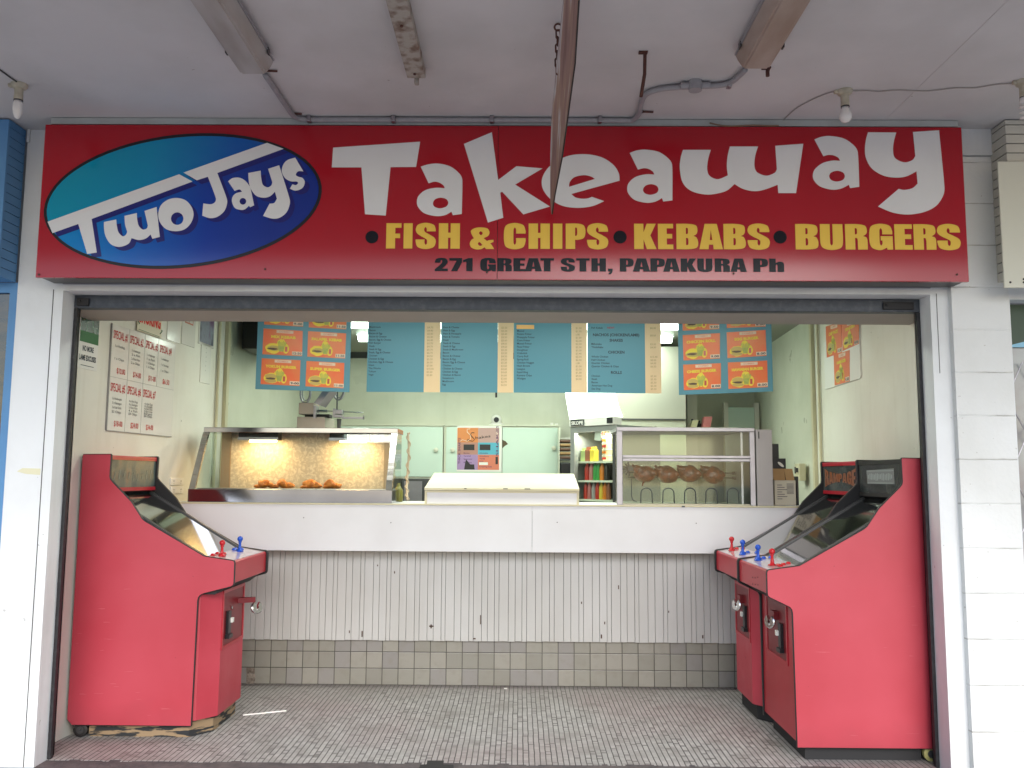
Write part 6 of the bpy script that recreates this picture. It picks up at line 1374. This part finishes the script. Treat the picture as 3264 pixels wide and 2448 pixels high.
b.prism([(.0, zF + .002), (WF - .03, zF + .002), (WF - .03, hz0), (0, hz0)], ch, -.10, .012); hb = b.obj('header_bar', M_PAPER, t)
b = B(); text(b, FG, 'SKOPE', .03, zF + .018, .035, .0175, w=.16, bold=.03); b.obj('brand_text', M_PAPER, hb, normals=False)
b = B(); b.fbox(FG, .02, .20, zF + .008, zF + .066, .0125, .017); b.fbox(FG, WF - .11, WF - .04, zF + .015, zF + .068, .0125, .017); b.obj('badge', M_BLACK, hb)
wv = [(.01, hz0), (-.05, hz0 + .25), (-.06, hz0 + .42), (-.05, hz0 + .62), (-.04, 2.95)]
wr_ = [(WF - .12, 2.95), (WF - .16, hz0 + .55), (WF - .14, hz0 + .30), (WF - .08, hz0 + .10), (WF - .03, hz0)]
b = B(); b.prism(wv + wr_, ch, -.12, .02); b.obj('light_header', mat('lit_header', (.9, 1, .92), .4, emit=(.86, 1, .86), estr=1.5), t)
li = bpy.data.lights.new('fridge_lamp', 'AREA'); li.shape = 'RECTANGLE'; li.size = .45; li.size_y = .08; li.energy = 3.5; li.color = (1, 1, .86)
lo_ = bpy.data.objects.new('fridge_lamp', li); COL.objects.link(lo_); lo_.location = FG.p(WF / 2, zF - .07, -.10); lo_.rotation_euler = (rad(-12), 0, math.atan2(FG.u.y, FG.u.x))
cols = dict(red=(.50, .03, .02), green=(.03, .28, .05), orange=(.70, .20, .02), black=(.03, .02, .02), yellow=(.70, .52, .06), grey=(.35, .33, .33), cream=(.75, .70, .45), brown=(.30, .10, .05), lime=(.45, .55, .22), pink=(.5, .16, .16))
for k, v in cols.items(): mat('drink_' + k, v, .3)
def bottle(u, z, h, r, ck, cap, lab, grp):
    c = FG.p(u, z + .001, -.11); tt = thing('drink_bottle', lab, 'bottle', tuple(c), grp)
    b = B(); b.lathe(c, [(r * .9, 0), (r, .01), (r, h * .55), (r * .9, h * .68), (r * .4, h * .86), (r * .38, h * .93)], 14); b.obj('body', MATS['drink_' + ck], tt, True)
    b = B(); b.lathe(c, [(r * .43, h * .93), (r * .43, h)], 12); b.obj('cap', MATS['drink_' + cap], tt, True)
def fu(px): return FGi.uv(px, 1500)[0]
FGi = Frame(FG.p(0, 0, -.11), FG.u)
mid = [(1872, 'red', 'black'), (1886, 'pink', 'red'), (1899, 'green', 'green'), (1909, 'green', 'yellow'), (1920, 'orange', 'green'), (1934, 'black', 'yellow')]
words = ['leftmost red bottle', 'pink bottle next to the red one', 'left green bottle', 'right green bottle with a yellow cap', 'orange bottle with a green cap', 'black bottle with a yellow cap']
for (px, c1, c2), wd in zip(mid, words): bottle(fu(px), shz[1], .175, .026, c1, c2, f'{wd} on the middle shelf of the drinks fridge', 'drink bottles in the fridge')
lowb = [(1868, 'red', 'red'), (1880, 'pink', 'grey'), (1893, 'grey', 'red'), (1905, 'red', 'black'), (1917, 'yellow', 'orange'), (1929, 'orange', 'orange'), (1940, 'brown', 'grey')]
words = ['leftmost all red bottle', 'pink bottle with a grey cap', 'grey bottle with a red cap', 'red bottle with a black cap', 'yellow bottle', 'orange bottle', 'rightmost brown bottle']
for (px, c1, c2), wd in zip(lowb, words): bottle(fu(px), shz[2], .175, .023, c1, c2, f'{wd} on the lowest visible fridge shelf', 'drink bottles in the fridge')
for px, hh, ck, lab in ((1862, .13, 'lime', 'pale green milk carton on the top fridge shelf'), (1876, .14, 'brown', 'brown milk carton on the top fridge shelf'), (1892, .14, 'yellow', 'yellow milk carton on the top fridge shelf')):
    u = fu(px); tt = thing('milk_carton', lab, 'carton', tuple(FG.p(u, shz[0], -.15)), 'milk cartons in the fridge'); b = B(); b.fbox(FG, u - .03, u + .03, shz[0] + .001, shz[0] + hh * .8, -.15, -.09, .003); b.obj('body', MATS['drink_' + ck], tt)
    b = B(); b.prism([(u - .03, shz[0] + hh * .8), (u + .03, shz[0] + hh * .8), (u + .028, shz[0] + hh), (u - .028, shz[0] + hh)], ch, -.13, -.11); b.obj('gable_top', MATS['drink_' + ck], tt)
u = fu(1930)
for k in range(6):
    z = shz[0] + .002 + k * .058; tt = thing('cream_tub', f"{('lowest', 'second', 'third', 'fourth', 'fifth', 'topmost')[k]} cream tub in the stack inside the drinks fridge", 'tub', tuple(FG.p(u, z, -.14)), 'stacked cream tubs in the fridge')
    b = B(); b.lathe(FG.p(u, z, -.14), [(.044, 0), (.051, .043), (.051, .0465)], 18); b.obj('pot', MATS['drink_cream'], tt, True)
    b = B(); b.lathe(FG.p(u, z, -.14), [(.054, .047), (.054, .056)], 18); b.obj('lid', M_PAPER, tt, True)
    b = B(); b.fbox(FG, u - .022, u + .022, z + .012, z + .034, -.095, -.088); b.obj('print', MATS['drink_orange'] if k % 2 else MATS['drink_red'], tt)
u, v = FG.uv(1903, 1385); b = B(); b.prism([(u - .05, v - .05), (u + .03, v - .06), (u + .04, v + .05), (u - .04, v + .06)], ch, -.020, -.017); tag(b.obj('sticker', mat('pale_sticker', (.55, .62, .52), .4)), 'pale square sticker on the fridge door glass', 'sticker')
# things between the cupboard and the fridge
YX = 9.5; FX = FRONT(YX)
def X8(x, y): return FX.uv(*k8(x, y))
t = thing('shelf_unit', 'narrow open shelf unit between the cupboard and the drinks fridge', 'shelf', (*FX.p(*X8(1800, 900))[:2], .9))
(a, c_), (d, e) = X8(1745, 655), X8(1900, 670); b = B(); b.box(a, d + .15, YX, YX + .3, e, c_, .002); b.obj('shelf', M_DGREY, t); b = B(); b.box(a - .01, a, YX, YX + .3, .9, X8(0, 240)[1]); b.obj('side', M_MINTW, t)
zs_ = c_; (a, c_), (d, e) = X8(1765, 370), X8(1900, 550)
for k in range(5): z = zs_ + .002 + k * .045; b = B(); b.box(a - .02, d + .04, YX + .02, YX + .28, z, z + .03, .01); tag(b.obj('baking_tray', M_CARD if k % 2 else mat('dark_brown_tray', (.14, .07, .045), .5)), f"{('lowest', 'second', 'third', 'fourth', 'topmost')[k]} brown tray in the stack left of the drinks fridge", 'tray', 'stacked brown trays')
zt_ = zs_ + .002 + 5 * .045; b = B(); b.hexa([(x, y, z) for x, z_ in ((a, 0), (d + .06, 0)) for y, s in ((YX + .05, 0), (YX + .1, 1)) for z in (zt_, X8(0, 375)[1])], .006); tag(b.obj('white_container', M_PAPER), 'white plastic container on the stack of brown trays', 'container')
(a, c_), (d, e) = X8(1755, 700), X8(1900, 900); b = B(); b.box(a, d + .1, YX + .02, YX + .28, .9, c_, .01); tag(b.obj('microwave', M_BLACK), 'black microwave on the bench under the tray stack', 'microwave')
# extractor hood panel behind the rotisserie
kk = lambda x, y: (1780 + x / 2.873, 1250 + y / 2.873)
YH = 9.0; FH = FRONT(YH)
(a, c_), (d, e) = FH.uv(*kk(300, -240)), FH.uv(*kk(1170, 255))
M_HOOD = mat('hood_beige', (.46, .45, .38), .35, .2, col2=(.40, .39, .33), scale=2, amt=.5)
t = thing('extractor_hood', 'large beige extractor hood above the cooking area behind the rotisserie', 'hood', (a, YH, e))
b = B(); b.box(a, d, YH, YB - .1, e, ZI - .09, .004); b.obj('canopy', M_HOOD, t)
b = B(); b.box(a, d, YH - .006, YH, e - .004, e + .012); b.obj('lower_lip', M_DGREY, t)
b = B(); (a2, c2) = FH.uv(*kk(300, 262)); b.box(a, d, YH + .02, YH + .04, 1.35, e - .005); b.obj('splash_panel', M_MINTW, t)
# right rear column and pantry door
(a, _), (d, _) = at(2190, 1300, 9.7), at(2222, 1300, 9.7); b = B(); b.box(a, d, 9.7, YB - .001, 0, ZI - .075); tag(b.obj('column', M_CREAM), 'slim pale column right of the extractor hood', 'column')
(a, _), (d, _) = at(2320, 1300, 9.9), at(2404, 1300, 9.9)
t = thing('door', 'pale green pantry door in the far right corner', 'door', (a, 9.9, 0)); b = B(); b.box(a, d, 9.9, 9.94, 0, 2.4, .003); b.obj('leaf', M_MINT, t); b = B(); b.box(a - .05, a - .001, 9.88, 9.95, 0, 2.45); b.box(d + .001, d + .05, 9.88, 9.95, 0, 2.45); b.obj('frame', M_CREAM, t)
# things on a high shelf behind the rotisserie
YQ = 9.1; (a, zz_), (d, _) = at(2187, 1361, YQ), at(2320, 1361, YQ); b = B(); b.box(a, d + .1, YQ, YQ + .25, zz_ - .06, zz_ - .002); b.box(a + .02, a + .05, YQ + .1, YQ + .15, .9, zz_ - .061); b.box(d + .04, d + .07, YQ + .1, YQ + .15, .9, zz_ - .061); tag(b.obj('rear_shelf', M_CREAM), 'pale shelf holding sauces behind the rotisserie', 'shelf')
for px, wd, hh, m, lab, nm in ((2213, 20, 22, MATS['drink_cream'], 'small cream box on the rear shelf', 'small_box'), (2254, 26, 34, MATS['drink_pink'], 'red and white packet on the rear shelf', 'packet')):
    x0 = at(px - wd / 2, 1350, YQ)[0]; x1 = at(px + wd / 2, 1350, YQ)[0]; b = B(); b.hexa([(x + (s * .02), y, z) for x in (x0, x1) for y in (YQ + .03, YQ + .12) for s, z in ((0, zz_), (1, zz_ + hh / FPX * YQ))], .003); tag(b.obj(nm, m), lab, 'packet')
for px, hh, lab in ((2218, 24, 'left black sauce bottle on the rear shelf'), (2240, 20, 'right black sauce bottle on the rear shelf')):
    x0 = at(px, 1350, YQ)[0]; b = B(); h = hh / FPX * YQ; b.lathe((x0, YQ + .18, zz_), [(.025, 0), (.027, h * .6), (.012, h * .8), (.012, h * 1.2)], 14); tag(b.obj('sauce_bottle', M_BLACK, smooth=True), lab, 'bottle')

# ------------------------------------------------------------------ litter on the floor
(a, c_), (d, e) = atz(775, 2280, .004), atz(912, 2266, .004)
b = B(); b.cyl((a, c_, .005), (d, e, .005), .0045, seg=8); tag(b.obj('drinking_straw', mat('straw_white', (.85, .82, .80), .4), smooth=True), 'white drinking straw lying on the tiled floor', 'straw')
a, c_ = atz(1612, 2194, .003); b = B(); b.box(a - .012, a + .012, c_ - .012, c_ + .012, .0005, .004, .001); tag(b.obj('paper_scrap', M_PAPER), 'tiny white paper scrap at the foot of the counter', 'litter')
